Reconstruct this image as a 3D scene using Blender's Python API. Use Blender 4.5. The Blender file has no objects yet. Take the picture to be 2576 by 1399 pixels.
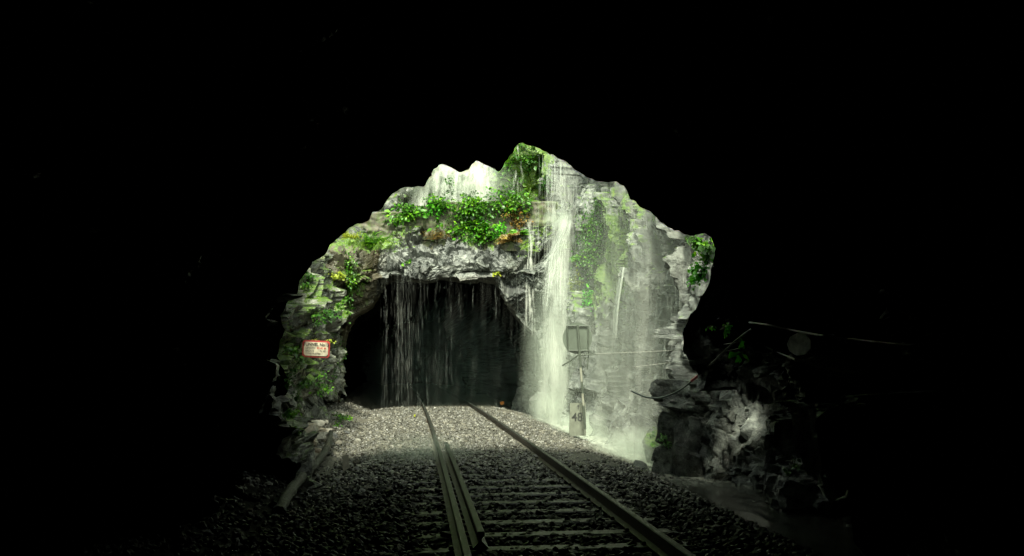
import bpy, math, random
import numpy as np
from mathutils import Vector, Matrix
from mathutils.bvhtree import BVHTree

R = math.radians
scene = bpy.context.scene
COL = scene.collection
rng = np.random.default_rng(7)
random.seed(7)

# ------------------------------------------------------------------ camera, sky, sun, exposure
FPX, CXP, HZ, EYE = 2075.0, 1288.0, 911.0, 1.5          # survey scale of the photograph, eye height over the rail top
cam_d = bpy.data.cameras.new('camera')
cam = bpy.data.objects.new('camera', cam_d)
COL.objects.link(cam)
cam.location = (0, 0, EYE)
cam.rotation_euler = (R(90), 0, 0)
cam_d.sensor_width = 36
cam_d.lens = 36 * FPX / 2576
cam_d.shift_y = (HZ - 699.5) / 2576
cam_d.clip_start = 0.05
cam_d.clip_end = 400
scene.camera = cam

SUN_EL, SUN_AZ = 54, 178        # azimuth clockwise from +Y
world = bpy.data.worlds.new('World')
scene.world = world
world.use_nodes = True
wn, wl = world.node_tree.nodes, world.node_tree.links
sky = wn.new('ShaderNodeTexSky')
sky.sky_type = 'NISHITA'
sky.sun_disc = False
sky.sun_elevation = R(SUN_EL)
sky.sun_rotation = R(SUN_AZ)
hs = wn.new('ShaderNodeHueSaturation'); hs.inputs['Saturation'].default_value = 0.22
tint = wn.new('ShaderNodeMix'); tint.data_type = 'RGBA'; tint.blend_type = 'MULTIPLY'
tint.inputs['Factor'].default_value = 1.0
tint.inputs['B'].default_value = (0.93, 1.0, 0.79, 1)
bg = wn['Background']
wl.new(sky.outputs[0], hs.inputs['Color'])
wl.new(hs.outputs[0], tint.inputs['A'])
wl.new(tint.outputs['Result'], bg.inputs['Color'])
bg.inputs['Strength'].default_value = 0.12

sun_d = bpy.data.lights.new('sun', 'SUN')
sun_d.energy = 2.4
sun_d.angle = R(12)
sun_d.color = (1.0, 1.0, 0.82)
sun = bpy.data.objects.new('sun', sun_d)
COL.objects.link(sun)
az, el = R(SUN_AZ), R(SUN_EL)
to_sun = Vector((math.sin(az) * math.cos(el), math.cos(az) * math.cos(el), math.sin(el)))
sun.rotation_euler = to_sun.to_track_quat('Z', 'Y').to_euler()
sun.location = to_sun * 60

vs = scene.view_settings
vs.view_transform = 'Standard'
vs.look = 'None'
vs.gamma = 1
vs.exposure = 2.25
cy = scene.cycles
cy.use_denoising = True
cy.max_bounces = 6
cy.diffuse_bounces = 4
cy.glossy_bounces = 3
cy.transmission_bounces = 3
cy.volume_bounces = 1
cy.transparent_max_bounces = 40
cy.sample_clamp_indirect = 6

# ------------------------------------------------------------------ helpers
def C(y):                                   # x of the track centre line at distance y
    return 0.53 - 0.114 * (y - 6.38) - 0.00037 * (y - 6.38) ** 2

def at(px, py, d):
    return np.array([(px - CXP) * d / FPX, d, EYE - (py - HZ) * d / FPX])

def tag(o, label=None, cat=None, group=None, kind=None):
    if label: o['label'] = label
    if cat: o['category'] = cat
    if group: o['group'] = group
    if kind: o['kind'] = kind
    return o

def empty(name, loc=(0, 0, 0), rot=(0, 0, 0)):
    o = bpy.data.objects.new(name, None)
    o.empty_display_size = 0.1
    o.location = [float(v) for v in loc]
    o.rotation_euler = rot
    COL.objects.link(o)
    return o

def mesh_obj(name, verts, faces, mat=None, parent=None, smooth=True, attrs=None, loc=None, rot=None, in_world=False, sharp=None):
    """faces: int array (n,3) or (n,4), or a list of such arrays"""
    verts = np.asarray(verts, dtype=np.float32).reshape(-1, 3)
    if in_world and parent is not None: verts = verts - np.array(parent.location, dtype=np.float32)
    fl = faces if isinstance(faces, list) else [faces]
    fl = [np.asarray(f, dtype=np.int32) for f in fl if len(f)]
    me = bpy.data.meshes.new(name)
    me.vertices.add(len(verts))
    me.vertices.foreach_set('co', verts.ravel())
    idx = np.concatenate([f.ravel() for f in fl])
    tot = np.concatenate([np.full(len(f), f.shape[1], dtype=np.int32) for f in fl])
    start = np.concatenate([[0], np.cumsum(tot)[:-1]]).astype(np.int32)
    me.loops.add(len(idx))
    me.loops.foreach_set('vertex_index', idx)
    me.polygons.add(len(tot))
    me.polygons.foreach_set('loop_start', start)
    me.polygons.foreach_set('use_smooth', np.full(len(tot), smooth, dtype=bool))
    for k, v in (attrs or {}).items():
        a = me.attributes.new(k, 'FLOAT', 'POINT')
        a.data.foreach_set('value', np.asarray(v, dtype=np.float32))
    me.update(calc_edges=True)
    me.validate()
    if sharp: me.set_sharp_from_angle(angle=R(sharp))
    if mat: me.materials.append(mat)
    o = bpy.data.objects.new(name, me)
    COL.objects.link(o)
    if parent: o.parent = parent
    if loc is not None: o.location = [float(v) for v in loc]
    if rot is not None: o.rotation_euler = rot
    return o

def grid_faces(nu, nv, flip=False):
    i = np.arange(nu - 1)[:, None] * nv + np.arange(nv - 1)[None, :]
    i = i.ravel()
    f = np.stack([i, i + 1, i + nv + 1, i + nv], 1)
    return f[:, ::-1] if flip else f

def _h(ix, iy, iz, s):
    with np.errstate(over='ignore'):
        h = (ix.astype(np.int64) * 73856093) ^ (iy.astype(np.int64) * 19349663) ^ (iz.astype(np.int64) * 83492791) ^ (s * 2654435761)
        h = h.astype(np.uint64) & np.uint64(0xffffffff)
        h = (h ^ (h >> np.uint64(16))) * np.uint64(0x45d9f3b) & np.uint64(0xffffffff)
        h = (h ^ (h >> np.uint64(16))) * np.uint64(0x45d9f3b) & np.uint64(0xffffffff)
        h = h ^ (h >> np.uint64(16))
    return h.astype(np.float64) / 4294967295.0

def vnoise(P, s=0):
    i = np.floor(P); f = P - i
    u = f * f * (3 - 2 * f)
    i = i.astype(np.int64)
    r = 0
    for a in (0, 1):
        for b in (0, 1):
            for c in (0, 1):
                w = (u[:, 0] if a else 1 - u[:, 0]) * (u[:, 1] if b else 1 - u[:, 1]) * (u[:, 2] if c else 1 - u[:, 2])
                r = r + w * _h(i[:, 0] + a, i[:, 1] + b, i[:, 2] + c, s)
    return r * 2 - 1

def fbm(P, octs=4, s=0):
    r, a = 0, 1.0
    for k in range(octs):
        r = r + a * vnoise(P * (2.03 ** k) + 17.3 * k, s + k)
        a *= 0.5
    return r

def facet(P, size, s=0, tilt=0.9):
    """angular broken-rock relief: each Voronoi cell is a randomly tilted plane"""
    Q = P / size
    i = np.floor(Q).astype(np.int64)
    best = np.full(len(P), 9e9); sec = np.full(len(P), 9e9)
    val = np.zeros(len(P))
    for a in (-1, 0, 1):
        for b in (-1, 0, 1):
            for c in (-1, 0, 1):
                jx, jy, jz = i[:, 0] + a, i[:, 1] + b, i[:, 2] + c
                hx, hy, hz = _h(jx, jy, jz, s + 1), _h(jx, jy, jz, s + 2), _h(jx, jy, jz, s + 3)
                D = Q - np.stack([jx + hx, jy + hy, jz + hz], 1)
                d = (D * D).sum(1)
                t = (_h(jx, jy, jz, s + 4) - .5) + tilt * ((hx - .5) * 2 * D[:, 1] + (hy - .5) * 2 * D[:, 2] + (hz - .5) * 2 * D[:, 0])
                near = d < best
                sec = np.where(near, best, np.minimum(sec, d))
                val = np.where(near, t, val)
                best = np.where(near, d, best)
    crack = np.clip((np.sqrt(sec) - np.sqrt(best)) / 0.10, 0, 1)
    return val - 0.12 * (1 - crack)

def rock_disp(P, s=0, a=1.0, strata=0.0):
    W = P + 0.10 * np.stack([vnoise(P * 1.3, s + 50), vnoise(P * 1.3, s + 51), vnoise(P * 1.3, s + 52)], 1)
    ca, sa, cb, sb = math.cos(.55), math.sin(.55), math.cos(.5), math.sin(.5)
    W = W @ np.array([[1, 0, 0], [0, ca, -sa], [0, sa, ca]]) @ np.array([[cb, 0, -sb], [0, 1, 0], [sb, 0, cb]])
    W = W * np.array([1.0, 0.8, 1.45]) + 0.18 * np.stack([fbm(P / .7, 2, s + 53), fbm(P / .7, 2, s + 54), fbm(P / .7, 2, s + 55)], 1)
    d = 0.34 * fbm(P / 2.4, 3, s) + 0.50 * facet(W, 1.7, s + 10, 1.3) + 0.20 * facet(W, 0.75, s + 20, 1.3) + 0.10 * facet(W, 0.3, s + 30, 1.5)
    d = d + 0.042 * facet(W, 0.13, s + 45, 1.5)
    if strata:
        t = P[:, 2] * 2.1 - P[:, 0] * 0.35 - P[:, 1] * 0.12 + 0.45 * fbm(P / 1.5, 3, s + 60)
        f = t - np.floor(t)
        k = np.floor(t).astype(np.int64)
        amp = 0.4 + 0.9 * _h(k, k * 0 + 3, k * 0, s + 70)
        d = d * 0.95 + strata * amp * np.where(f < 0.8, f / 0.8, (1 - f) / 0.2)
    return a * d

# ------------------------------------------------------------------ materials
class NT:
    def __init__(self, name):
        self.m = bpy.data.materials.new(name)
        self.m.use_nodes = True
        self.t = self.m.node_tree
        self.n, self.l = self.t.nodes, self.t.links
        self.b = self.n['Principled BSDF']
        self.out = self.n['Material Output']
    def node(self, kind, **kw):
        n = self.n.new(kind)
        for k, v in kw.items():
            if k.startswith('i_'):
                key = k[2:].replace('_', ' ')
                n.inputs[key].default_value = v
            else:
                setattr(n, k, v)
        return n
    def link(self, a, b): self.l.new(a, b)
    def pos(self):
        return self.node('ShaderNodeNewGeometry').outputs['Position']
    def noise(self, vec, scale, detail=5, rough=0.6, stretch=None, dist=0.0):
        if stretch:
            mp = self.node('ShaderNodeMapping'); mp.inputs['Scale'].default_value = stretch
            self.link(vec, mp.inputs['Vector']); vec = mp.outputs[0]
        n = self.node('ShaderNodeTexNoise')
        n.inputs['Scale'].default_value = scale
        n.inputs['Detail'].default_value = detail
        n.inputs['Roughness'].default_value = rough
        n.inputs['Distortion'].default_value = dist
        self.link(vec, n.inputs['Vector'])
        return n.outputs['Fac']
    def ramp(self, fac, stops):
        r = self.node('ShaderNodeValToRGB')
        e = r.color_ramp.elements
        while len(e) < len(stops): e.new(0.5)
        for k, (p, c) in enumerate(stops):
            e[k].position = p
            e[k].color = (*c, 1) if isinstance(c, tuple) else (c, c, c, 1)
        self.link(fac, r.inputs[0])
        return r.outputs[0]
    def math(self, op, a, b=None, clamp=False):
        m = self.node('ShaderNodeMath', operation=op, use_clamp=clamp)
        for k, v in enumerate((a, b)):
            if v is None: continue
            if isinstance(v, (int, float)): m.inputs[k].default_value = v
            else: self.link(v, m.inputs[k])
        return m.outputs[0]
    def mix(self, fac, a, b, blend='MIX'):
        m = self.node('ShaderNodeMix', data_type='RGBA', blend_type=blend)
        for key, v in (('Factor', fac), ('A', a), ('B', b)):
            if isinstance(v, (int, float)): m.inputs[key].default_value = v
            elif isinstance(v, tuple): m.inputs[key].default_value = (*v, 1)
            else: self.link(v, m.inputs[key])
        return m.outputs['Result']
    def bump(self, h, strength=0.5, dist=0.03):
        b = self.node('ShaderNodeBump')
        b.inputs['Strength'].default_value = strength
        b.inputs['Distance'].default_value = dist
        self.link(h, b.inputs['Height'])
        self.link(b.outputs[0], self.b.inputs['Normal'])
    def attr(self, name):
        return self.node('ShaderNodeAttribute', attribute_name=name).outputs['Fac']

def rock_mat(name, dark, mid, light, moss=True, rough=(0.3, 0.65), bump=0.7, brown=0.3, spec=0.5, lit_rock=False, squash=None, streak=0.6):
    t = NT(name)
    t.b.inputs['Specular IOR Level'].default_value = spec
    p = t.pos()
    if squash:
        mp = t.node('ShaderNodeMapping'); mp.inputs['Scale'].default_value = squash
        t.link(p, mp.inputs['Vector']); p = mp.outputs[0]
    n1 = t.noise(p, 1.1, 6, 0.62)
    n2 = t.noise(p, 7.0, 8, 0.7)
    n3 = t.noise(p, 38.0, 4, 0.7)
    v = t.math('ADD', t.math('MULTIPLY', n1, 0.5), t.math('MULTIPLY', n2, 0.5))
    col = t.ramp(v, [(0.37, dark), (0.5, mid), (0.63, light)])
    br = t.ramp(t.noise(p, 0.8, 5, 0.6, dist=0.6), [(0.50, 0.0), (0.66, brown)])
    col = t.mix(br, col, tuple(c * f for c, f in zip(mid, (1.05, 0.80, 0.48))))
    # damp run-off streaks that go down the face
    st = t.ramp(t.noise(p, 2.2, 5, 0.6, stretch=(1.6, 1.6, 0.16)), [(0.42, 0.45), (0.58, 1.0)])
    col = t.mix(streak, col, st, 'MULTIPLY')
    if moss:
        g = t.node('ShaderNodeNewGeometry')
        sx = t.node('ShaderNodeSeparateXYZ'); t.link(g.outputs['Normal'], sx.inputs[0])
        up = t.math('MULTIPLY', sx.outputs[2], 0.30)
        base = t.math('ADD', t.math('MULTIPLY', t.attr('moss'), 1.0), t.math('ADD', up, -0.25))
        k = t.math('ADD', base, t.math('MULTIPLY', t.math('SUBTRACT', t.noise(p, 5.0, 7, 0.7), 0.5), 2.2))
        mk = t.ramp(k, [(0.22, 0.0), (0.42, 1.0)])
        mc = t.ramp(t.noise(p, 16.0, 4, 0.7), [(0.3, (0.018, 0.045, 0.004)), (0.55, (0.07, 0.14, 0.009)), (0.75, (0.20, 0.25, 0.02))])
        col = t.mix(mk, col, mc)
    if lit_rock:          # paler rock patches paint in mouth light caught on the right wall
        k = t.math('ADD', t.attr('lit_rock'), t.math('MULTIPLY', t.math('SUBTRACT', t.noise(p, 1.7, 6, 0.65), 0.5), 2.6))
        wk = t.ramp(k, [(0.40, 0.0), (0.62, 1.0)])
        col = t.mix(wk, col, t.ramp(n2, [(0.36, (0.012, 0.014, 0.013)), (0.5, (0.17, 0.185, 0.17)), (0.62, (0.50, 0.52, 0.48))]))
        t.link(t.math('MULTIPLY', wk, 0.9), t.b.inputs['Specular IOR Level'])
    t.link(col, t.b.inputs['Base Color'])
    rr = t.ramp(n2, [(0.35, rough[0]), (0.65, rough[1])])
    t.link(rr, t.b.inputs['Roughness'])
    h = t.math('ADD', t.math('MULTIPLY', n2, 1.0), t.math('MULTIPLY', n3, 0.45))
    t.bump(h, bump, 0.06)
    return t.m

def plain(name, col, rough=0.6, metal=0.0, var=0.35, scale=9.0, bump=0.25):
    t = NT(name)
    p = t.node('ShaderNodeTexCoord').outputs['Object']
    n = t.noise(p, scale, 6, 0.65)
    c = t.ramp(n, [(0.3, tuple(x * (1 - var) for x in col)), (0.7, tuple(min(1, x * (1 + var)) for x in col))])
    t.link(c, t.b.inputs['Base Color'])
    t.b.inputs['Roughness'].default_value = rough
    t.b.inputs['Metallic'].default_value = metal
    if bump: t.bump(n, bump, 0.01)
    return t.m

def leaf_mat(name, a, b, c):
    t = NT(name)
    col = t.ramp(t.attr('shade'), [(0.0, a), (0.55, b), (1.0, c)])
    t.link(col, t.b.inputs['Base Color'])
    t.b.inputs['Roughness'].default_value = 0.42
    tr = t.node('ShaderNodeBsdfTranslucent')
    t.link(col, tr.inputs['Color'])
    mx = t.node('ShaderNodeMixShader'); mx.inputs[0].default_value = 0.35
    t.link(t.b.outputs[0], mx.inputs[1]); t.link(tr.outputs[0], mx.inputs[2])
    t.link(mx.outputs[0], t.out.inputs['Surface'])
    return t.m

def water_sheet_mat(name, lo, hi, scale=1.0, top=1.0, seed=0.0, stretch=(11, 11, 0.45)):
    """thin falling water: white broken threads with gaps between them"""
    t = NT(name)
    p = t.pos()
    mp = t.node('ShaderNodeMapping'); mp.inputs['Location'].default_value = (seed, seed * .7, seed * .3)
    t.link(p, mp.inputs['Vector'])
    p = mp.outputs[0]
    a = t.noise(p, scale, 6, 0.68, stretch=stretch, dist=0.15)
    b = t.noise(p, scale * 0.9, 3, 0.5, stretch=(1.6, 1.6, 0.5))
    v = t.math('ADD', t.math('MULTIPLY', a, 0.62), t.math('MULTIPLY', b, 0.38))
    al = t.ramp(v, [(lo, 0.0), (hi, 1.0)])
    al = t.math('MULTIPLY', al, top)
    al = t.math('MULTIPLY', al, t.attr('body'))
    df = t.node('ShaderNodeBsdfDiffuse'); df.inputs['Color'].default_value = (0.82, 0.85, 0.76, 1)
    tr = t.node('ShaderNodeBsdfTranslucent'); tr.inputs['Color'].default_value = (0.82, 0.85, 0.76, 1)
    m1 = t.node('ShaderNodeMixShader'); m1.inputs[0].default_value = 0.4
    t.link(df.outputs[0], m1.inputs[1]); t.link(tr.outputs[0], m1.inputs[2])
    tp = t.node('ShaderNodeBsdfTransparent')
    m2 = t.node('ShaderNodeMixShader')
    t.link(al, m2.inputs[0]); t.link(tp.outputs[0], m2.inputs[1]); t.link(m1.outputs[0], m2.inputs[2])
    t.link(m2.outputs[0], t.out.inputs['Surface'])
    return t.m

def drop_mat(name, alpha):
    t = NT(name)
    df = t.node('ShaderNodeBsdfDiffuse'); df.inputs['Color'].default_value = (0.80, 0.85, 0.78, 1)
    tr = t.node('ShaderNodeBsdfTranslucent'); tr.inputs['Color'].default_value = (0.80, 0.85, 0.78, 1)
    m1 = t.node('ShaderNodeMixShader'); m1.inputs[0].default_value = 0.5
    t.link(df.outputs[0], m1.inputs[1]); t.link(tr.outputs[0], m1.inputs[2])
    tp = t.node('ShaderNodeBsdfTransparent')
    m2 = t.node('ShaderNodeMixShader')
    t.link(t.math('MULTIPLY', t.attr('body'), alpha), m2.inputs[0])
    t.link(tp.outputs[0], m2.inputs[1]); t.link(m1.outputs[0], m2.inputs[2])
    t.link(m2.outputs[0], t.out.inputs['Surface'])
    return t.m

M = {}
M['cliff'] = rock_mat('cliff_rock', (0.016, 0.02, 0.018), (0.088, 0.095, 0.086), (0.30, 0.315, 0.28), rough=(0.16, 0.48))
M['wet_cliff'] = rock_mat('wet_cliff_rock', (0.008, 0.010, 0.009), (0.062, 0.072, 0.063), (0.31, 0.335, 0.295), rough=(0.2, 0.55), squash=(1, 1.9, 1), streak=0.3)
M['shoulder'] = rock_mat('brown_shoulder_rock', (0.016, 0.016, 0.009), (0.06, 0.055, 0.032), (0.15, 0.14, 0.085), brown=0.7)
M['strata'] = rock_mat('layered_rock', (0.012, 0.015, 0.010), (0.12, 0.13, 0.10), (0.50, 0.51, 0.44), brown=0.15, rough=(0.16, 0.5))
M['soot_shade'] = rock_mat('soot_and_shade_rock', (0.0004, 0.0004, 0.0004), (0.0009, 0.001, 0.001), (0.0022, 0.0024, 0.0022), moss=False, rough=(0.22, 0.5), spec=0.02, lit_rock=True)  # near-black base colour paints in the tunnel's darkness as well as soot
M['soot_shade_far'] = rock_mat('black_tunnel_rock', (0.0008, 0.001, 0.0008), (0.002, 0.0025, 0.002), (0.004, 0.004, 0.004), moss=False, rough=(0.9, 1.0), spec=0.0)  # darkness of the far bore put into the base colour
M['leaf'] = leaf_mat('leaf_green', (0.012, 0.045, 0.003), (0.06, 0.22, 0.006), (0.23, 0.46, 0.02))
M['leaf_dark'] = leaf_mat('leaf_dark_green', (0.007, 0.032, 0.003), (0.03, 0.12, 0.005), (0.11, 0.26, 0.015))
M['leaf_yellow'] = leaf_mat('leaf_yellow_green', (0.08, 0.14, 0.008), (0.30, 0.36, 0.02), (0.55, 0.58, 0.06))
M['leaf_dry'] = leaf_mat('leaf_dry', (0.06, 0.035, 0.008), (0.20, 0.12, 0.025), (0.34, 0.26, 0.06))
M['leaf_bright'] = leaf_mat('leaf_bright_green', (0.03, 0.16, 0.006), (0.09, 0.48, 0.012), (0.25, 0.75, 0.03))  # brighter green; on the mouth leaves it paints in light from above
M['stem'] = plain('stem_brown', (0.05, 0.05, 0.025), 0.8)

# ------------------------------------------------------------------ terrain
def resample(pts, n):
    pts = np.asarray(pts, float)
    s = np.concatenate([[0], np.cumsum(np.linalg.norm(np.diff(pts, axis=0), axis=1))])
    t = np.linspace(0, s[-1], n)
    return np.stack([np.interp(t, s, pts[:, k]) for k in range(pts.shape[1])], 1)

def normals_of(G):
    du = np.gradient(G, axis=0); dv = np.gradient(G, axis=1)
    n = np.cross(du, dv)
    return n / (np.linalg.norm(n, axis=2, keepdims=True) + 1e-9)

BVH = {}
def add_bvh(name, V, F):
    BVH[name] = BVHTree.FromPolygons([tuple(v) for v in V], [tuple(f) for f in F])

def hit(px, py, names=None, maxd=60):
    d = Vector(((px - CXP) / FPX, 1.0, -(py - HZ) / FPX)).normalized()
    o = Vector((0, 0, EYE))
    best = None
    for k, b in BVH.items():
        if names and k not in names: continue
        r = b.ray_cast(o, d, maxd)
        if r[0] is not None and (best is None or r[3] < best[2]):
            best = (np.array(r[0]), np.array(r[1]), r[3])
    if best is None: return None
    n = best[1]
    if n @ np.array(d) > 0: n = -n
    return best[0], n

# --- near tunnel: the dark bore we stand in; its mouth is the ragged black frame of the view
D0 = 11.7
mouth_px = [(752, 1330), (745, 1250), (752, 1180), (738, 1110), (722, 1045), (708, 1010), (722, 985), (712, 940), (697, 895), (703, 860),
            (712, 832), (699, 795), (722, 768), (745, 740), (757, 700), (772, 672), (781, 655), (815, 635), (832, 612),
            (860, 590), (880, 572), (905, 565), (930, 556), (938, 534), (955, 532), (968, 508), (985, 489), (1000, 478), (1016, 467), (1040, 472), (1065, 470),
            (1088, 446), (1090, 438), (1108, 419), (1116, 420), (1150, 434), (1166, 433), (1180, 430), (1187, 412), (1199, 403), (1206, 405), (1254, 427),
            (1270, 402), (1292, 378), (1306, 360), (1316, 357), (1345, 370), (1390, 386), (1430, 410), (1465, 434), (1500, 455), (1532, 466), (1548, 462), (1567, 469),
            (1574, 488), (1585, 506), (1625, 528), (1660, 550), (1682, 571), (1715, 580), (1745, 586), (1770, 580), (1797, 592),
            (1806, 622), (1800, 665), (1782, 715), (1762, 746), (1736, 800), (1722, 840), (1720, 880), (1734, 925), (1750, 952), (1800, 950), (1866, 958), (1910, 1000),
            (1918, 1060), (1930, 1130), (1922, 1200), (1930, 1300)]
mouth = np.array([[(x - CXP) * D0 / FPX, EYE - (y - HZ) * D0 / FPX] for x, y in mouth_px])
NT_ = 800
ring0 = resample(mouth, NT_)
_s = np.arange(NT_) * 0.0163                      # broken rock edge: straight chips of several sizes
_tn = np.gradient(ring0, axis=0); _tn /= np.linalg.norm(_tn, axis=1, keepdims=True)
_nn = np.stack([-_tn[:, 1], _tn[:, 0]], 1)
_r = np.random.default_rng(12)
_j = 0
for _st, _am in ((0.40, .035), (0.14, .018), (0.05, .014)):
    _kx = np.cumsum(_r.uniform(.5, 1.5, 400) * _st); _j = _j + np.interp(_s, _kx, _r.uniform(-1, 1, 400) * _am)
ring0 = ring0 + _nn * _j[:, None]
arch = [(-3.5, -1.0), (-3.75, 0.8), (-3.7, 2.6), (-3.1, 4.1), (-2.0, 5.1), (-0.6, 5.6), (0.9, 5.6), (2.2, 5.0), (3.1, 3.9), (3.55, 2.6), (3.62, 1.0), (3.55, -1.0)]
_a = resample(arch, 500); _c = np.array([0.0, 1.3])
_aa = (np.arctan2(_a[:, 0] - _c[0], _a[:, 1] - _c[1])); _ar = np.linalg.norm(_a - _c, axis=1)
_o = np.argsort(_aa)
_th = np.arctan2(ring0[:, 0] - _c[0], ring0[:, 1] - _c[1])
_rad = np.maximum(np.interp(_th, _aa[_o], _ar[_o]), np.linalg.norm(ring0 - _c, axis=1) + .15)
ringA = _c + np.stack([np.sin(_th), np.cos(_th)], 1) * _rad[:, None]
ys = np.concatenate([np.linspace(-9, 4, 24)[:-1], np.linspace(4, D0, 190)])
G = np.zeros((len(ys), NT_, 3))
for i, y in enumerate(ys):
    t = np.clip((D0 - y) / 2.6, 0, 1) ** 0.55
    rr = ring0 * (1 - t) + (ringA + np.array([C(y), 0])) * t
    G[i, :, 0], G[i, :, 1], G[i, :, 2] = rr[:, 0], y, rr[:, 1]
N = normals_of(G)
ctr = np.stack([np.array([C(y) for y in ys]), ys, np.full(len(ys), 1.5)], 1)[:, None, :]
sgn = np.sign(((ctr - G) * N).sum(2, keepdims=True)); N = N * sgn
ampl = np.maximum(np.clip((D0 - G[:, :, 1]) / 1.6, 0.0, 1.0), 0.22 * np.clip((G[:, :, 0] - 2.0) / .4, 0, 1) * np.clip((2.6 - G[:, :, 2]) / .4, 0, 1)) * (1 + 0.9 * np.clip((G[:, :, 0] - 2) / .6, 0, 1) * np.clip((2.5 - G[:, :, 2]) / 1, 0, 1))
Pf = G.reshape(-1, 3)
disp = rock_disp(Pf, 3, 0.85).reshape(G.shape[:2])
G = G + N * (disp * ampl)[:, :, None]
# outer face of the hill round the mouth, turned to the cutting
edge_n = np.array([G[-1, :, 0], G[-1, :, 2]]).T
c0 = np.array([-0.1, 1.0])
dirv = edge_n - c0
dirv = dirv / np.linalg.norm(dirv, axis=1, keepdims=True)
rings = []
for k, w in enumerate([0.12, 0.3, 0.55]):
    q = edge_n + dirv * (w * (1 + 3.0 * np.clip((1.6 - edge_n[:, 1]) / .8, 0, 1) + 1.3 * np.clip((edge_n[:, 0] - 2.0) / .6, 0, 1) * (edge_n[:, 1] > 1.6)))[:, None]  # unseen rim, raised at right to shade the rocks below
    P3 = np.stack([q[:, 0], np.full(NT_, D0 + 0.1 + 0.12 * w), np.maximum(q[:, 1], -1.5)], 1)
    P3[:, 1] += 0.5 * np.clip(w, 0, .5) * fbm(P3 / 0.9, 3, 5)
    rings.append(P3)
Gt = np.concatenate([G, np.array(rings)], 0)
V = Gt.reshape(-1, 3)
F = grid_faces(len(Gt), NT_)
capc = len(V)
V = np.concatenate([V, [[C(-9), -9, 1.5]]])
capf = np.stack([np.arange(NT_), (np.arange(NT_) + 1) % NT_, np.full(NT_, capc)], 1)
lit_wall = np.clip((V[:, 0] - 1.5) / .8, 0, 1) * np.clip((V[:, 1] - 6.0) / 2.2, 0, 1) * np.clip((2.2 - V[:, 2]) / 1.2, 0, 1) * .80  # where mouth light is painted on the right wall
lit_wall = np.maximum(lit_wall, .55 * np.clip((V[:, 1] - D0 + .9) / .6, 0, 1) * np.clip((1.2 - V[:, 2]) / .6, 0, 1) * (V[:, 0] > 1.5))
tun = mesh_obj('rock_tunnel', V, [F, capf], M['soot_shade'], sharp=28, attrs={'lit_rock': lit_wall})
tag(tun, 'black rock tunnel the camera stands in, ragged mouth framing the view', 'tunnel')
add_bvh('near', V, F)

# --- right cliff of the cutting
def moss_field(P, spots):
    m = np.zeros(len(P))
    for (c, r, a) in spots:
        d = ((P - c) / r)
        m = np.maximum(m, a * np.clip(1.3 - np.sqrt((d * d).sum(1)), 0, 1))
    return m

yv = np.linspace(10.6, 34, 760)
zv = np.linspace(-1.2, 14, 380)
YY, ZZ = np.meshgrid(yv, zv, indexing='ij')
XX = np.array([C(y) for y in yv])[:, None] + 3.75 + 0.05 * ZZ + 0.25 * np.sin(YY * 0.9) * np.clip(ZZ, 0, 2) * .4
XX = XX - 0.35 * np.exp(-((ZZ + 0.2) / 0.5) ** 2)          # talus foot
_top = 6.0 + (YY - 12) * 0.26
XX = XX + np.clip(ZZ - _top, 0, 9) * 1.3
XX = XX + 0.55 * np.clip((12.9 - YY) / 1.2, 0, 1)          # steps back where it meets the tunnel mouth
G = np.stack([XX, YY, ZZ], 2)
N = normals_of(G); N *= np.sign(-N[:, :, :1])
P0 = G.reshape(-1, 3)
rib = 0.55 * fbm(P0 * np.array([.3, .75, .22]) + 3.1, 3, 131) + 0.30 * facet(P0 * np.array([.5, 1.3, .6]), 2.2, 141, 1.3)
rib = rib - 0.10
G = G + N * (0.10 * fbm(P0 * np.array([2, 5, 2.2]), 4, 155).reshape(-1) + rock_disp(P0 * np.array([1, 1.9, .50]), 101, 1.0) + rib).reshape(G.shape[:2])[:, :, None]
V = G.reshape(-1, 3); F = grid_faces(len(yv), len(zv))
ms = moss_field(V, [(at(1480, 640, 22), (1.5, 3.0, 1.9), 1.25), (at(1455, 730, 23), (1.2, 1.6, 1.3), 0.9),
                    (at(1560, 540, 19), (2, 4, 1.5), 0.5), (at(1320, 420, 31), (2, 2.5, 1.6), 1.0), (at(1665, 1110, 15.5), (.5, .8, .3), .75),
                    (at(1770, 640, 12.5), (1, .8, .8), .8)])
ms = np.maximum(ms, 0.30 * np.clip((V[:, 2] - 2.0) / 2.0, 0, 1))
right = mesh_obj('cliff', V, F, M['wet_cliff'], attrs={'moss': ms}, sharp=28)
tag(right, 'wet grey rock cliff along the right of the track under the falling water', kind='structure')
add_bvh('right', V, F)

# --- left cliff, layered ledges
yv = np.linspace(11.3, 30, 500)
zv = np.linspace(-1.2, 8.5, 340)
YY, ZZ = np.meshgrid(yv, zv, indexing='ij')
XX = np.array([C(y) for y in yv])[:, None] - 3.25 - 0.35 * np.clip((YY - 19) / 5, 0, 1) - 0.10 * ZZ - 0.22 * np.exp(-((YY - 21) / 4.5) ** 2) * 1.0
XX = XX + 0.35 * np.exp(-((ZZ + 0.4) / 0.5) ** 2)
XX = XX - np.clip(ZZ - 5.0, 0, 9) * 0.7
XX = XX - 0.75 * np.exp(-((ZZ - 0.35) / 0.55) ** 2) * np.clip((YY - 13) / 3, 0, 1)     # undercut near the foot
G = np.stack([XX, YY, ZZ], 2)
N = normals_of(G); N *= np.sign(N[:, :, :1])
P0 = G.reshape(-1, 3)
G = G + N * (rock_disp(P0, 203, 0.80, strata=0.30) - 0.1).reshape(G.shape[:2])[:, :, None]
V = G.reshape(-1, 3); F = grid_faces(len(yv), len(zv))
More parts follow.
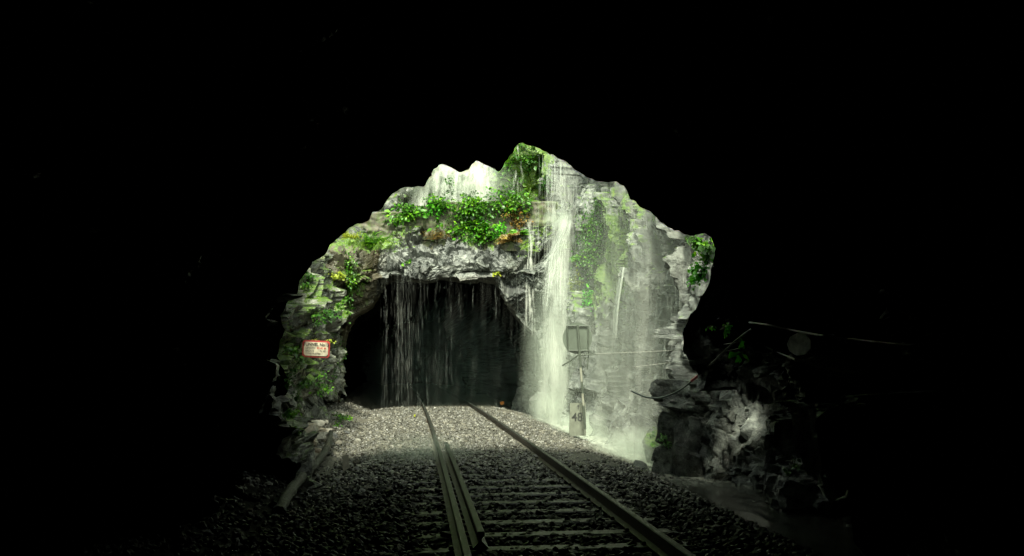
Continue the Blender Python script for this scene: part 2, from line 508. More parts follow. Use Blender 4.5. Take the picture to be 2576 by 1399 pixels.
ms = 0.18 + moss_field(V, [(at(790, 920, 16), (2, 3, 0.9), 0.75), (at(780, 770, 15), (2, 3, 1.0), 0.35), (at(850, 740, 22), (2, 4, 1.2), .45), (at(720, 890, 13), (1, 1, .5), .7)])
left = mesh_obj('cliff', V, F, M['strata'], attrs={'moss': ms}, sharp=28)
tag(left, 'layered mossy rock cliff with pale ledges left of the track', kind='structure')
add_bvh('left', V, F)

# --- far portal: brow of rock over the black mouth of the second tunnel
D1 = 28.5
hole_px = [(846, 1130), (850, 1050), (856, 960), (866, 880), (880, 830), (905, 798), (940, 775), (958, 745), (966, 712), (990, 702), (1030, 706), (1075, 712),
           (1120, 706), (1160, 712), (1205, 708), (1245, 716), (1262, 735), (1275, 765), (1300, 795), (1322, 822), (1348, 846), (1356, 880), (1364, 930), (1372, 1000), (1376, 1130)]
hole = np.array([[(x - CXP) * D1 / FPX, EYE - (y - HZ) * D1 / FPX] for x, y in hole_px])
NH = 460
h0 = resample(hole, NH)
outer_px = [(-12.0, -1.6), (-12.0, 3.0), (-9.5, 6.2), (-6.0, 6.15), (-4.5, 6.15), (-2.0, 6.1), (0.6, 6.1), (2.6, 6.3), (3.4, 4.5), (3.4, 1.5), (3.4, -1.6)]
h1 = resample(outer_px, NH)
rad = np.linspace(0, 1, 170) ** 1.15
rows = []
for r in rad:
    q = h0 * (1 - r) + h1 * r
    y = np.full(NH, D1)
    z, x = q[:, 1], q[:, 0]
    y = y - 1.15 * np.exp(-((z - 4.55) / 0.85) ** 2) * np.clip((x + 6.5) / 1.5, 0, 1) * np.clip((1.6 - x) / 1.0, 0, 1)      # brow
    y = y - 1.9 * np.exp(-((z - 4.2) / 1.3) ** 2 - ((x + 5.7) / 1.0) ** 2)       # left shoulder
    y = y - 0.15 * np.exp(-((x - 1.4) / 0.5) ** 2) * np.clip(z, 0, 1)             # right jamb
    rows.append(np.stack([x, y, z], 1))
face = np.array(rows)
tube = []
for k, y in enumerate(np.concatenate([np.linspace(62, 33, 14), np.linspace(32.2, D1 + 0.15, 28)])):
    t = np.clip((y - D1) / 5, 0, 1)
    q = h0 * (1 + 0.04 * t) + np.array([C(y) - C(D1), 0])
    tube.append(np.stack([q[:, 0], np.full(NH, y), q[:, 1]], 1))
tube = np.array(tube)
G = np.concatenate([tube, face], 0)
N = normals_of(G)
nt = len(tube)
ctr = np.stack([np.array([C(y) for y in tube[:, 0, 1]]), tube[:, 0, 1], np.full(nt, 1.2)], 1)[:, None, :]
N[:nt] *= np.sign(((ctr - G[:nt]) * N[:nt]).sum(2, keepdims=True))
N[nt:] *= np.sign(-N[nt:, :, 1:2])
P0 = G.reshape(-1, 3)
dd = rock_disp(P0, 303, 0.85).reshape(G.shape[:2])
am = np.ones(G.shape[:2]); am[:nt] = 0.6
edge = np.clip(np.abs(np.arange(len(G)) - nt) / 14.0, 0.25, 1)[:, None]
G = G + N * (dd * am * edge)[:, :, None]
V = G.reshape(-1, 3); F = grid_faces(len(G), NH)
ms = moss_field(V, [(at(920, 600, 27), (1.5, 2, .5), 1.0), (at(1220, 590, 27.5), (1.2, 2, .45), .8), (at(1330, 620, 28), (.6, 2, .6), .6), (at(880, 720, 26), (.7, 2, 1.0), .7)])
ms = np.maximum(ms, 0.5 * np.clip((V[:, 2] - 5.5) / .4, 0, 1))
capc = len(V)
V2 = np.concatenate([V, [[C(62), 62, 1.2]]])
ms = np.concatenate([ms, [0]])
capf = np.stack([np.arange(NH), (np.arange(NH) + 1) % NH, np.full(NH, capc)], 1)
far = mesh_obj('rock_tunnel', V2, [F, capf], M['cliff'], attrs={'moss': ms}, sharp=28)
far.data.materials.append(M['soot_shade_far'])
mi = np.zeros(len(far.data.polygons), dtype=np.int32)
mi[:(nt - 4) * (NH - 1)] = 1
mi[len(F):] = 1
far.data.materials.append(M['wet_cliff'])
_fx = np.empty(len(far.data.polygons) * 3); far.data.polygons.foreach_get('center', _fx); _fx = _fx.reshape(-1, 3)
mi[(mi == 0) & (_fx[:, 0] + 0.35 * fbm(_fx / .8, 3, 88) > -0.1) & (_fx[:, 2] < 5.2)] = 2
far.data.materials.append(M['shoulder'])
mi[(mi == 0) & (_fx[:, 0] + 0.3 * fbm(_fx / .7, 3, 89) < -4.45) & (_fx[:, 2] < 5.5)] = 3
far.data.polygons.foreach_set('material_index', mi)
tag(far, 'second rock tunnel ahead, black mouth under a pale rock brow', 'tunnel')
add_bvh('far', V, F)

# --- upper cliff behind the parapet
xv = np.linspace(-14, 4.5, 240); zv = np.concatenate([np.linspace(5.0, 15, 150), np.linspace(15.5, 34, 30)])  # top rows, out of view, raised to cut light into the tunnel
XX, ZZ = np.meshgrid(xv, zv, indexing='ij')
YY = 31.4 + 0.22 * (ZZ - 5) - 1.6 * np.exp(-((XX - 0.6) / 0.9) ** 2) + 0.8 * np.exp(-((XX + 2.2) / 1.6) ** 2)
G = np.stack([XX, YY, ZZ], 2)
N = normals_of(G); N *= np.sign(-N[:, :, 1:2])
P0 = G.reshape(-1, 3)
G = G + N * rock_disp(P0, 401, 0.9).reshape(G.shape[:2])[:, :, None]
V = G.reshape(-1, 3); F = grid_faces(len(xv), len(zv))
ms = moss_field(V, [(at(1320, 420, 30), (1.3, 3, 1.8), 1.2), (at(1270, 430, 30), (.7, 3, .8), .9), (at(1000, 500, 31), (1.2, 3, .6), .5)])
ms = np.maximum(ms, 1.3 * np.clip((V[:, 2] - 10.8) / 1.0, 0, 1))      # unseen jungle-green hillside, kept dark to cut bounce into the tunnel
back = mesh_obj('cliff', V, F, M['cliff'], attrs={'moss': ms}, sharp=28)
tag(back, 'upper rock cliff above the second tunnel with water pouring over it', kind='structure')
add_bvh('back', V, F)
# ledge of soil between brow and upper cliff
xv = np.linspace(-12, 3.2, 150); yv = np.linspace(28.35, 32.5, 50)
XX, YY = np.meshgrid(xv, yv, indexing='ij')
ZZ = 5.55 + 0.22 * (YY - 27.6) + 0.12 * fbm(np.stack([XX, YY, XX * 0], 2).reshape(-1, 3) / 0.5, 3, 9).reshape(XX.shape)
V = np.stack([XX, YY, ZZ], 2).reshape(-1, 3); F = grid_faces(150, 50)
ledge = mesh_obj('ledge', V, F, M['cliff'], attrs={'moss': np.full(len(V), .55)})
tag(ledge, 'mossy soil ledge above the second tunnel mouth', kind='structure')
add_bvh('ledge', V, F)

# --- ground
def ground_z(x, y):
    o = x - C(y)
    base = -0.192 + 0.055 * np.clip((y - 11.5) / 3.5, 0, 1)
    z = np.where(np.abs(o) < 1.5, base, base)
    z = z - np.clip((o - 1.75) / 1.25, 0, 1) ** 1.2 * 0.32
    z = z - np.clip((-o - 1.9) / 1.0, 0, 1) * 0.12 + np.clip((-o - 2.7) / 0.8, 0, 1) * 0.32
    return z
yv = np.concatenate([np.linspace(-9, 4, 14)[:-1], np.linspace(4, 30, 420), np.linspace(30.3, 62, 24)])
ov = np.linspace(-5.5, 5.2, 190)
YY, OO = np.meshgrid(yv, ov, indexing='ij')
XX = OO + np.array([C(y) for y in yv])[:, None]
ZZ = ground_z(XX, YY)
PP = np.stack([XX, YY, ZZ], 2).reshape(-1, 3)
ZZ = ZZ + (0.03 * fbm(PP / 0.35, 3, 21) + 0.05 * fbm(PP / 1.6, 2, 22)).reshape(ZZ.shape) * np.clip((np.abs(OO) - 1.0) / 0.6, 0.25, 1)
V = np.stack([XX, YY, ZZ], 2).reshape(-1, 3); F = grid_faces(len(yv), len(ov))
t = NT('wet_earth')
p = t.pos()
n = t.noise(p, 22, 6, .7)
c = t.ramp(n, [(0.3, (0.02, 0.02, 0.017)), (0.5, (0.07, 0.065, 0.05)), (0.7, (0.19, 0.175, 0.13))])
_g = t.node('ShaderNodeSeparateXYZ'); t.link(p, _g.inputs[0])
soot_shade = t.ramp(t.math('MULTIPLY', t.math('ADD', _g.outputs[1], t.math('MULTIPLY', t.noise(p, 1.2, 4, .6), 2.4)), .05), [(0.62, 0.06), (0.74, 1.0)])  # earth painted darker into the tunnel, for shade as well as soot
c = t.mix(1.0, c, soot_shade, 'MULTIPLY')
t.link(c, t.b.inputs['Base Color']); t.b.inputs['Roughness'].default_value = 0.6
t.link(t.math('MULTIPLY', soot_shade, 0.5), t.b.inputs['Specular IOR Level'])
t.bump(n, .8, .04)
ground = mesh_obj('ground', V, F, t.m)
tag(ground, kind='structure')
add_bvh('ground', V, F)

# --- ballast stones
def base_stone(seed):
    r = np.random.default_rng(seed)
    ph = (1 + 5 ** .5) / 2
    v = np.array([(-1, ph, 0), (1, ph, 0), (-1, -ph, 0), (1, -ph, 0), (0, -1, ph), (0, 1, ph), (0, -1, -ph), (0, 1, -ph), (ph, 0, -1), (ph, 0, 1), (-ph, 0, -1), (-ph, 0, 1)], float)
    v /= np.linalg.norm(v[0])
    v = v * (1 + r.uniform(-.28, .22, (12, 1))) * np.array([1.15, 0.9, 0.68])
    return v
ICO = np.array([(0, 11, 5), (0, 5, 1), (0, 1, 7), (0, 7, 10), (0, 10, 11), (1, 5, 9), (5, 11, 4), (11, 10, 2), (10, 7, 6), (7, 1, 8), (3, 9, 4), (3, 4, 2), (3, 2, 6), (3, 6, 8), (3, 8, 9), (4, 9, 5), (2, 4, 11), (6, 2, 10), (8, 6, 7), (9, 8, 1)])
def rand_rot(n, r):
    q = r.normal(size=(n, 4)); q /= np.linalg.norm(q, axis=1, keepdims=True)
    w, x, y, z = q.T
    return np.stack([np.stack([1 - 2 * (y * y + z * z), 2 * (x * y - z * w), 2 * (x * z + y * w)], 1),
                     np.stack([2 * (x * y + z * w), 1 - 2 * (x * x + z * z), 2 * (y * z - x * w)], 1),
                     np.stack([2 * (x * z - y * w), 2 * (y * z + x * w), 1 - 2 * (x * x + y * y)], 1)], 1)
SL0, SLP = 5.6, 0.60
def make_gravel():
    r = np.random.default_rng(11)
    n = 58000
    y = 4.5 + (29.5 - 4.5) * r.random(n) ** 1.15
    o = r.uniform(-4.0, 3.0, n)
    x = o + C(y)
    keep = np.ones(n, bool)
    # sparse at the shoulders
    keep &= ~((o > 2.3) & (r.random(n) < (o - 2.3) * 1.1))
    keep &= ~((o < -2.6) & (r.random(n) < 0.45))
    # off the rails
    for ro in (-0.87, 0.87): keep &= np.abs(o - ro) > 0.10
    keep &= ~((np.abs(o + 0.69) < 0.09) & (y > 7.2) & (y < 15))
    # sleepers in the foreground stay mostly clear
    ph = ((y - SL0 + SLP / 2) % SLP) - SLP / 2
    on = (np.abs(ph) < 0.115) & (np.abs(o) < 1.38) & (y < 12.2)
    keep &= ~(on & (r.random(n) < 0.45))
    x, y, o = x[keep], y[keep], o[keep]
    n = len(x)
    z = ground_z(x, y) + r.uniform(-0.008, 0.028, n)
    size = np.clip(r.lognormal(math.log(0.036), .28, n), .016, .075)
    Rm = rand_rot(n, r)
    # lie flat-ish
    kinds = r.integers(0, 12, n)
    base = np.array([base_stone(900 + k) for k in range(12)])[kinds]
    V = np.einsum('nij,nkj->nki', Rm, base) * size[:, None, None]
    V[:, :, 2] *= 0.8
    V += np.stack([x, y, z], 1)[:, None, :]
    F = (ICO[None] + (np.arange(n) * 12)[:, None, None]).reshape(-1, 3)
    shade = np.repeat(r.random(n), 12)
    return V.reshape(-1, 3), F, shade
t = NT('ballast_stone')
c = t.ramp(t.attr('shade'), [(0.0, (0.035, 0.036, 0.036)), (0.45, (0.085, 0.085, 0.077)), (0.75, (0.22, 0.218, 0.195)), (0.9, (0.40, 0.37, 0.30)), (1.0, (0.62, 0.62, 0.57))])
nn = t.noise(t.pos(), 60, 4, .7)
c = t.mix(0.5, c, t.ramp(nn, [(0.3, 0.45), (0.7, 1.0)]), 'MULTIPLY')
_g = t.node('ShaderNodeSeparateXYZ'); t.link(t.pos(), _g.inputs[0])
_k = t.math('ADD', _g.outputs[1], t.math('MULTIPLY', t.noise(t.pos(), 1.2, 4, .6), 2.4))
silt = t.ramp(t.math('MULTIPLY', _k, 0.05), [(0.61, 0.0), (0.77, 1.0)])      # brown silt over the stones beyond the tunnel; soot, oil and painted shade within
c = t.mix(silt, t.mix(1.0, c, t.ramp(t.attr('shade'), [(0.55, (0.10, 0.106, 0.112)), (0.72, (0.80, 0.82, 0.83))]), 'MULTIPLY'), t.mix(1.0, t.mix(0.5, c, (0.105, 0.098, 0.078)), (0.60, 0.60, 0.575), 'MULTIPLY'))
inner_shade = t.ramp(t.math('MULTIPLY', _k, 0.05), [(0.47, 0.06), (0.61, 1.0)])      # light falling off further in, painted as darker stone
c = t.mix(1.0, c, inner_shade, 'MULTIPLY')
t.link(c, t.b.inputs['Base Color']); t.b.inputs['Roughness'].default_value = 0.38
t.link(t.math('MULTIPLY', t.math('ADD', silt, 0.3), 0.4), t.b.inputs['Specular IOR Level'])
t.bump(nn, .5, .01)
M['ballast'] = t.m
V, F, sh = make_gravel()
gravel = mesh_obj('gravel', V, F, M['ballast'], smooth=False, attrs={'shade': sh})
tag(gravel, 'wet grey track ballast between and beside the rails', 'gravel', kind='stuff')

# ------------------------------------------------------------------ track
def sweep(profile, path_fn, ss, closed=True):
    """profile: (n,2) offset,height; path_fn(y)->x"""
    n = len(profile)
    pr = np.asarray(profile, float)
    ss = np.asarray(ss, float)
    rows = []
    for y in ss:
        dx = (path_fn(y + .05) - path_fn(y - .05)) / .1
        T = np.array([dx, 1, 0]); T /= np.linalg.norm(T)
        S = np.array([T[1], -T[0], 0])
        rows.append(np.array([path_fn(y), y, 0]) + pr[:, :1] * S + pr[:, 1:] * np.array([0, 0, 1.]))
    V = np.array(rows)
    V = np.concatenate([V, V[:, :1]], 1)
    F = grid_faces(len(ss), n + 1)
    V = V.reshape(-1, 3)
    caps = []
    m = n + 1
    return V, F, m

rail_prof = [(-0.068, -0.156), (0.068, -0.156), (0.068, -0.147), (0.012, -0.132), (0.009, -0.05), (0.034, -0.036), (0.034, -0.008), (0.026, 0.0), (-0.026, 0.0), (-0.034, -0.008), (-0.034, -0.036), (-0.009, -0.05), (-0.012, -0.132), (-0.068, -0.147)]
t = NT('rail_steel')
g = t.node('ShaderNodeNewGeometry')
sx = t.node('ShaderNodeSeparateXYZ'); t.link(g.outputs['Position'], sx.inputs[0])
head = t.ramp(t.math('ADD', t.math('MULTIPLY', sx.outputs[2], 12.0), 0.9), [(0.55, 0.0), (0.85, 1.0)])
nz = t.noise(g.outputs['Position'], 14, 6, .7)
rust = t.ramp(nz, [(0.3, (0.012, 0.009, 0.006)), (0.6, (0.05, 0.035, 0.022)), (0.75, (0.10, 0.07, 0.045))])
steel = t.ramp(nz, [(0.3, (0.03, 0.033, 0.027)), (0.7, (0.09, 0.095, 0.08))])
t.link(t.mix(head, rust, steel), t.b.inputs['Base Color'])
t.link(t.math('MULTIPLY', head, 0.85), t.b.inputs['Metallic'])
t.link(t.ramp(nz, [(0.3, 0.4), (0.7, 0.6)]), t.b.inputs['Roughness'])
t.bump(nz, .2, .004)
M['rail'] = t.m
def rail(off, y0, y1, name, label, cat, prof=rail_prof, group=None, flare=None):
    fn = (lambda y: C(y) + off + (flare(y) if flare else 0))
    V, F, m = sweep(prof, fn, np.linspace(y0, y1, int((y1 - y0) * 5) + 2))
    n = len(prof)
    # flat end faces as fans
    V = np.concatenate([V, V[:m - 1].mean(0, keepdims=True), V[-m:-1].mean(0, keepdims=True)])
    a = np.arange(n)
    c1 = np.stack([a, a + 1, np.full(n, len(V) - 2)], 1)
    base = len(V) - 2 - m
    c2 = np.stack([base + a + 1, base + a, np.full(n, len(V) - 1)], 1)
    o = mesh_obj(name, V, [F, c1, c2], M['rail'], smooth=False)
    return tag(o, label, cat, group)
rail(-0.872, -6, 60, 'rail', 'worn steel running rail on the left of the track', 'rail', group='running rails')
rail(0.872, -6, 60, 'rail', 'worn steel running rail on the right of the track, long and curving', 'rail', group='running rails')
rail(-0.70, 7.3, 15.5, 'check_rail', 'short check rail set just inside the left running rail', 'check rail')

t = NT('sleeper_steel')
p = t.pos(); nz = t.noise(p, 18, 6, .7)
t.link(t.ramp(nz, [(0.3, (0.006, 0.006, 0.005)), (0.6, (0.020, 0.020, 0.018)), (0.8, (0.055, 0.053, 0.043))]), t.b.inputs['Base Color'])
t.b.inputs['Roughness'].default_value = 0.45
t.bump(nz, .4, .01)
M['sleeper'] = t.m
def box_vf(sx, sy, sz, bev=0.0):
    x, y, z = sx / 2, sy / 2, sz / 2
    v = np.array([(-x, -y, -z), (x, -y, -z), (x, y, -z), (-x, y, -z), (-x + bev, -y + bev, z), (x - bev, -y + bev, z), (x - bev, y - bev, z), (-x + bev, y - bev, z)])
    f = np.array([(0, 3, 2, 1), (4, 5, 6, 7), (0, 1, 5, 4), (1, 2, 6, 5), (2, 3, 7, 6), (3, 0, 4, 7)])
    return v, f
# trough-shaped sleeper: cross-section swept along x with drooping ends
prof = [(-0.13, -0.09), (-0.105, -0.012), (-0.085, 0.0), (0.085, 0.0), (0.105, -0.012), (0.13, -0.09)]
xs = [-1.37, -1.34, -1.2, -0.6, 0, 0.6, 1.2, 1.34, 1.37]
zz = [-0.07, -0.015, 0, 0, 0, 0, 0, -0.015, -0.07]
Vs = np.array([[(x, a, b + z) for a, b in prof] for x, z in zip(xs, zz)])
ords = ['nearest', 'second', 'third', 'fourth', 'fifth', 'sixth', 'seventh', 'eighth', 'ninth', 'tenth', 'eleventh', 'twelfth']
sl0 = None
for k in range(12):
    y = SL0 + SLP * k
    ang = math.atan2(0.114, 1)
    loc = (C(y), y, -0.158)
    lab = ('dark steel sleeper ' + ords[k] + ' from the camera, half sunk in ballast')
    if sl0 is None:
        sl0 = empty('sleeper', loc, (0, 0, ang))
        mesh_obj('trough', Vs.reshape(-1, 3), grid_faces(len(xs), len(prof), True), M['sleeper'], sl0, smooth=False)
        for ro in (-0.872, 0.872):
            for sg in (-1, 1):
                v, f = box_vf(0.05, 0.06, 0.03, 0.012)
                mesh_obj('rail_clip', v, f, M['rail'], sl0, smooth=False, loc=(ro + sg * 0.085, 0, 0.017))
        tag(sl0, lab, 'sleeper', 'sleepers in the foreground')
    else:
        c = sl0.copy(); COL.objects.link(c)
        c.location = loc; c['label'] = lab
        for ch in sl0.children:
            d = ch.copy(); COL.objects.link(d); d.parent = c

# ------------------------------------------------------------------ stones as things
def rock_mesh(seed, sub=18):
    """angular boulder: convex cut of a sphere by random planes"""
    r = np.random.default_rng(seed)
    u = np.linspace(0, 2 * math.pi, sub * 2 + 1); w = np.linspace(-math.pi / 2, math.pi / 2, sub + 1)
    U, W = np.meshgrid(u, w, indexing='ij')
    d = np.stack([np.cos(W) * np.cos(U), np.cos(W) * np.sin(U), np.sin(W)], 2).reshape(-1, 3)
    rad = np.full(len(d), 1.25)
    for k in range(13):
        n = r.normal(size=3); n /= np.linalg.norm(n)
        c = d @ n
        h = r.uniform(0.62, 0.95)
        rad = np.where(c > 0.05, np.minimum(rad, h / np.maximum(c, 0.05)), rad)
    v = d * rad[:, None]
    v += 0.05 * np.stack([vnoise(v * 4 + seed, 1), vnoise(v * 4 + seed, 2), vnoise(v * 4 + seed, 3)], 1)
    return v, grid_faces(sub * 2 + 1, sub + 1, True)
M['pale_stone'] = rock_mat('pale_rubble', (0.10, 0.10, 0.085), (0.38, 0.36, 0.30), (0.64, 0.61, 0.54), moss=False, brown=0.6)
M['dark_stone'] = rock_mat('dark_boulder', (0.012, 0.014, 0.014), (0.045, 0.05, 0.05), (0.13, 0.14, 0.135), moss=False)
def boulder(pt, size, seed, mat, label, cat='rock', group=None, name='boulder', sub=20, rot=None):
    v, f = rock_mesh(seed, sub)
    o = mesh_obj(name, v * np.asarray(size) , f, M[mat], sharp=25, loc=pt, rot=rot or (0.2 * (seed % 3), 0.1, seed * 1.3))
    return tag(o, label, cat, group)
def on_ground(px, py, names=('ground',)):
    h = hit(px, py, names)
    return h[0]
M['wet_boulder'] = rock_mat('mossy_boulder', (0.02, 0.022, 0.02), (0.06, 0.065, 0.06), (0.15, 0.155, 0.14), moss=False)
boulder(on_ground(1605, 1178), (.15, .13, .11), 5, 'wet_boulder', 'small round dark boulder standing alone at the edge of the stream')
boulder(on_ground(1800, 1165) + np.array([.05, 0, .12]), (.20, .24, .25), 8, 'dark_stone', 'big dark wedge of rock at the foot of the right tunnel wall')
boulder(on_ground(1838, 1195) + np.array([.05, 0, .08]), (.17, .2, .2), 14, 'dark_stone', 'dark block of rock lying in front of the big wedge')
boulder(on_ground(1790, 1195) + np.array([0, 0, .03]), (.09, .1, .08), 15, 'pale_stone', 'pale stone lying against the dark blocks on the right')
boulder(on_ground(1690, 1152) + np.array([0, 0, .03]), (.08, .08, .07), 16, 'pale_stone', 'pale stone at the far bank of the stream beside the cliff')
boulder(on_ground(1565, 1138) + np.array([0, 0, .02]), (.08, .07, .05), 17, 'pale_stone', 'pale flat stone on the ballast edge left of the stream')
boulder(on_ground(2085, 1330) + np.array([0, 0, .02]), (.07, .05, .035), 18, 'pale_stone', 'pale stone by the dark foot of the right tunnel wall')
boulder(on_ground(628, 1290) + np.array([0, 0, .02]), (.04, .04, .03), 19, 'pale_stone', 'single small pale stone in the darkness at far left')

rr = np.random.default_rng(31)
rub = [(752, 1062, .16), (772, 1050, .13), (790, 1072, .19), (812, 1068, .12), (756, 1088, .15), (778, 1095, .2), (800, 1092, .14), (825, 1090, .13), (840, 1100, .11),
       (760, 1112, .16), (783, 1120, .14), (812, 1112, .17), (830, 1125, .1), (748, 1132, .13), (770, 1142, .12), (800, 1140, .12), (818, 1146, .1), (735, 1160, .13),
       (745, 1180, .14), (765, 1172, .1), (722, 1188, .13), (790, 1165, .09), (850, 1118, .09), (735, 1040, .15), (870, 1090, .08)]
for k, (px, py, s) in enumerate(rub):
    p = on_ground(px, py)
    boulder(p + np.array([0, 0, s * .3]), (s * rr.uniform(.8, 1.3), s, s * rr.uniform(.5, .8)), 40 + k, 'pale_stone' if k % 4 else 'wet_boulder',
            'angular rubble stone in the heap at the foot of the left wall', 'rock', 'rubble heaped at the left wall', 'rubble_stone', 14)
rub2 = [(1830, 1222, .07), (1862, 1218, .08), (1890, 1230, .06), (1905, 1215, .09), (1850, 1240, .06), (1925, 1240, .07), (1940, 1228, .06), (1875, 1250, .05), (1815, 1215, .08), (1960, 1250, .06), (1985, 1225, .12), (2050, 1270, .07), (2100, 1345, .06),
        (1838, 1232, .10), (1880, 1200, .13), (1915, 1195, .16), (1900, 1250, .09), (1950, 1215, .15), (1930, 1262, .08), (1985, 1262, .10), (2010, 1240, .16), (2025, 1290, .08), (2060, 1250, .15), (2070, 1310, .09), (2110, 1290, .14), (2140, 1330, .10), (2170, 1360, .08), (1862, 1235, .10), (1800, 1225, .07)]
for k, (px, py, s) in enumerate(rub2):
    p = on_ground(px, py)
    boulder(p + np.array([0, 0, s * .3]), (s * rr.uniform(.8, 1.3), s, s * rr.uniform(.5, .8)), 80 + k, 'wet_boulder' if k % 3 else 'pale_stone',
            'broken stone scattered at the foot of the right tunnel wall', 'rock', 'stones along the right wall foot', 'rubble_stone', 14)

# ------------------------------------------------------------------ stream
yv = np.linspace(7, 29, 200); ov = np.linspace(2.35, 3.9, 26)
YY, OO = np.meshgrid(yv, ov, indexing='ij')
OO = OO + 0.0
XX = OO + np.array([C(y) for y in yv])[:, None]
P0 = np.stack([XX, YY, XX * 0], 2).reshape(-1, 3)
ZZ = -0.385 + 0.018 * fbm(P0 * np.array([7, 3, 1.]), 3, 77).reshape(XX.shape)
t = NT('stream_water')
p = t.pos()
n = t.noise(p, 3.0, 6, .7, stretch=(3, 1, 1))
foam = t.ramp(n, [(0.38, 0.15), (0.62, 1.0)])
_g = t.node('ShaderNodeSeparateXYZ'); t.link(p, _g.inputs[0])
churn = t.ramp(t.math('MULTIPLY', _g.outputs[1], .05), [(0.60, 0.03), (0.72, 1.0)])      # churned white only where the falls land
foam = t.math('MULTIPLY', foam, churn)
t.link(t.mix(foam, (0.02, 0.022, 0.018), (0.55, 0.57, 0.48)), t.b.inputs['Base Color'])
t.b.inputs['Roughness'].default_value = 0.22
t.bump(t.noise(p, 30, 3, .6), .3, .01)
stream = mesh_obj('water', np.stack([XX, YY, ZZ], 2).reshape(-1, 3), grid_faces(200, 26), t.m)
tag(stream, kind='structure')

# ------------------------------------------------------------------ falling water
def spline_pts(pts, n):
    pts = np.asarray(pts, float)
    s_ = np.linspace(0, 1, len(pts)); t_ = np.linspace(0, 1, n)
    q = np.stack([np.interp(t_, s_, pts[:, k]) for k in range(3)], 1)
    for it in range(3): q[1:-1] = (q[:-2] + 2 * q[1:-1] + q[2:]) / 4
    return q
def thread(P_, r_, n=5):
    a = np.linspace(0, 2 * math.pi, n + 1)
    V = P_[:, None] + r_[:, None, None] * (np.cos(a)[None, :, None] * np.array([1., 0, 0]) + np.sin(a)[None, :, None] * np.array([0, 1., 0]))
    return V.reshape(-1, 3), grid_faces(len(P_), n + 1)
def body_fade(nu, nv, side=0.25, top=0.0, bot=0.0):
    u = np.linspace(0, 1, nu)[:, None]; v = np.linspace(0, 1, nv)[None, :]
    b = np.clip(u / side, 0, 1) * np.clip((1 - u) / side, 0, 1)
    b = b * b * (3 - 2 * b)
    b = b * np.ones_like(v)
    if top: b = b * np.clip((1 - v) / top, 0, 1)
    if bot: b = b * np.clip(v / bot, 0, 1)
    return b

def curtain(parent, name, path_l, path_r, mat, seed, bulge=0.25, nu=36, nv=90, **kw):
    """sheet of falling water between two edge polylines (bottom to top), bowed and rippled"""
    L = resample(path_l, nv); Rr = resample(path_r, nv)
    u = np.linspace(0, 1, nu)[:, None, None]
    G = L[None] * (1 - u) + Rr[None] * u
    P0 = G.reshape(-1, 3)
    G[:, :, 1] -= (bulge * np.sin(np.pi * u[:, :, 0]))
    G[:, :, 1] += (0.14 * fbm(P0 * np.array([2.4, 2.4, .35]), 3, seed)).reshape(nu, nv)
    G[:, :, 0] += (0.05 * fbm(P0 * np.array([2.4, 2.4, .6]), 3, seed + 5)).reshape(nu, nv)
    return mesh_obj(name, G.reshape(-1, 3), grid_faces(nu, nv), mat, parent, attrs={'body': body_fade(nu, nv, **kw).ravel()}, in_world=True)

def strands(parent, name, pts, lens, widths, mat, body=None):
    """thin tapering threads of water, four-sided and closed"""
    pts = np.asarray(pts); n = len(pts)
    L = np.asarray(lens)[:, None]; w = np.asarray(widths)[:, None]
    prof = [(0, 0.0), (0.15, 0.8), (0.6, 1.0), (1.0, 0.0)]
    rows = []
    for s, k in prof:
        for dx, dy in ((1, 0), (0, 1), (-1, 0), (0, -1)):
            rows.append(pts + np.concatenate([dx * w * k * .5, dy * w * k * .5, -L * s], 1))
    V = np.stack(rows, 1)
    f = []
    for a in range(3):
        for b in range(4):
            f.append((a * 4 + b, a * 4 + (b + 1) % 4, a * 4 + 4 + (b + 1) % 4, a * 4 + 4 + b))
    F = (np.array(f)[None] + (np.arange(n) * 16)[:, None, None]).reshape(-1, 4)
    bd = np.repeat(body if body is not None else np.ones(n), 16)
    o = mesh_obj(name, V.reshape(-1, 3), F, mat, parent, attrs={'body': bd}, in_world=True)
    o['kind'] = 'stuff'
    return o

M['drop'] = drop_mat('water_thread', 0.24)
M['drop_thick'] = drop_mat('water_run', 0.6)
rw = np.random.default_rng(5)
# main fall in the corner right of the second tunnel
wf = empty('waterfall', at(1400, 1060, 25.2))
tag(wf, 'tall white waterfall dropping in the corner right of the second tunnel mouth', 'waterfall')
for k, (dd, lo, hi, top, sd, bl) in enumerate([(25.7, .40, .72, .72, 1.0, .3), (25.2, .42, .74, .6, 4.0, .4), (24.7, .46, .76, .55, 9.0, .3)]):
    pl = [at(1330 + 6 * k, 1075, dd), at(1348, 950, dd), at(1358, 800, dd), at(1366, 640, dd)]
    pr = [at(1462 - 4 * k, 1075, dd), at(1452, 950, dd), at(1440, 800, dd), at(1436, 640, dd)]
    curtain(wf, 'lower_curtain', pl, pr, water_sheet_mat('fall_lower', lo, hi, 1.0, top, sd, stretch=(6, 6, .55)), 500 + k, bl, side=.32, top=.12)
    pl = [at(1372, 760, dd), at(1378, 640, dd), at(1384, 555, dd)]
    pr = [at(1428, 760, dd), at(1446, 640, dd), at(1452, 545, dd)]
    curtain(wf, 'cascade', pl, pr, water_sheet_mat('fall_cascade', lo, hi, 1.3, top * .9, sd + 2, stretch=(9, 9, .8)), 510 + k, bl, nv=60, side=.35, top=.08, bot=.3)
    pl = [at(1378, 700, dd + .5), at(1368, 560, dd + .8), at(1372, 430, dd + 1.2), at(1375, 300, dd + 1.6)]
    pr = [at(1450, 700, dd + .5), at(1452, 560, dd + .8), at(1460, 430, dd + 1.2), at(1470, 300, dd + 1.6)]
    curtain(wf, 'upper_curtain', pl, pr, water_sheet_mat('fall_upper', lo + .045, hi + .03, 1.1, top * .75, sd + 5), 520 + k, bl, side=.3, bot=.1)
n = 900
xx = rw.normal(1404, 24, n); yy = rw.uniform(380, 1040, n)
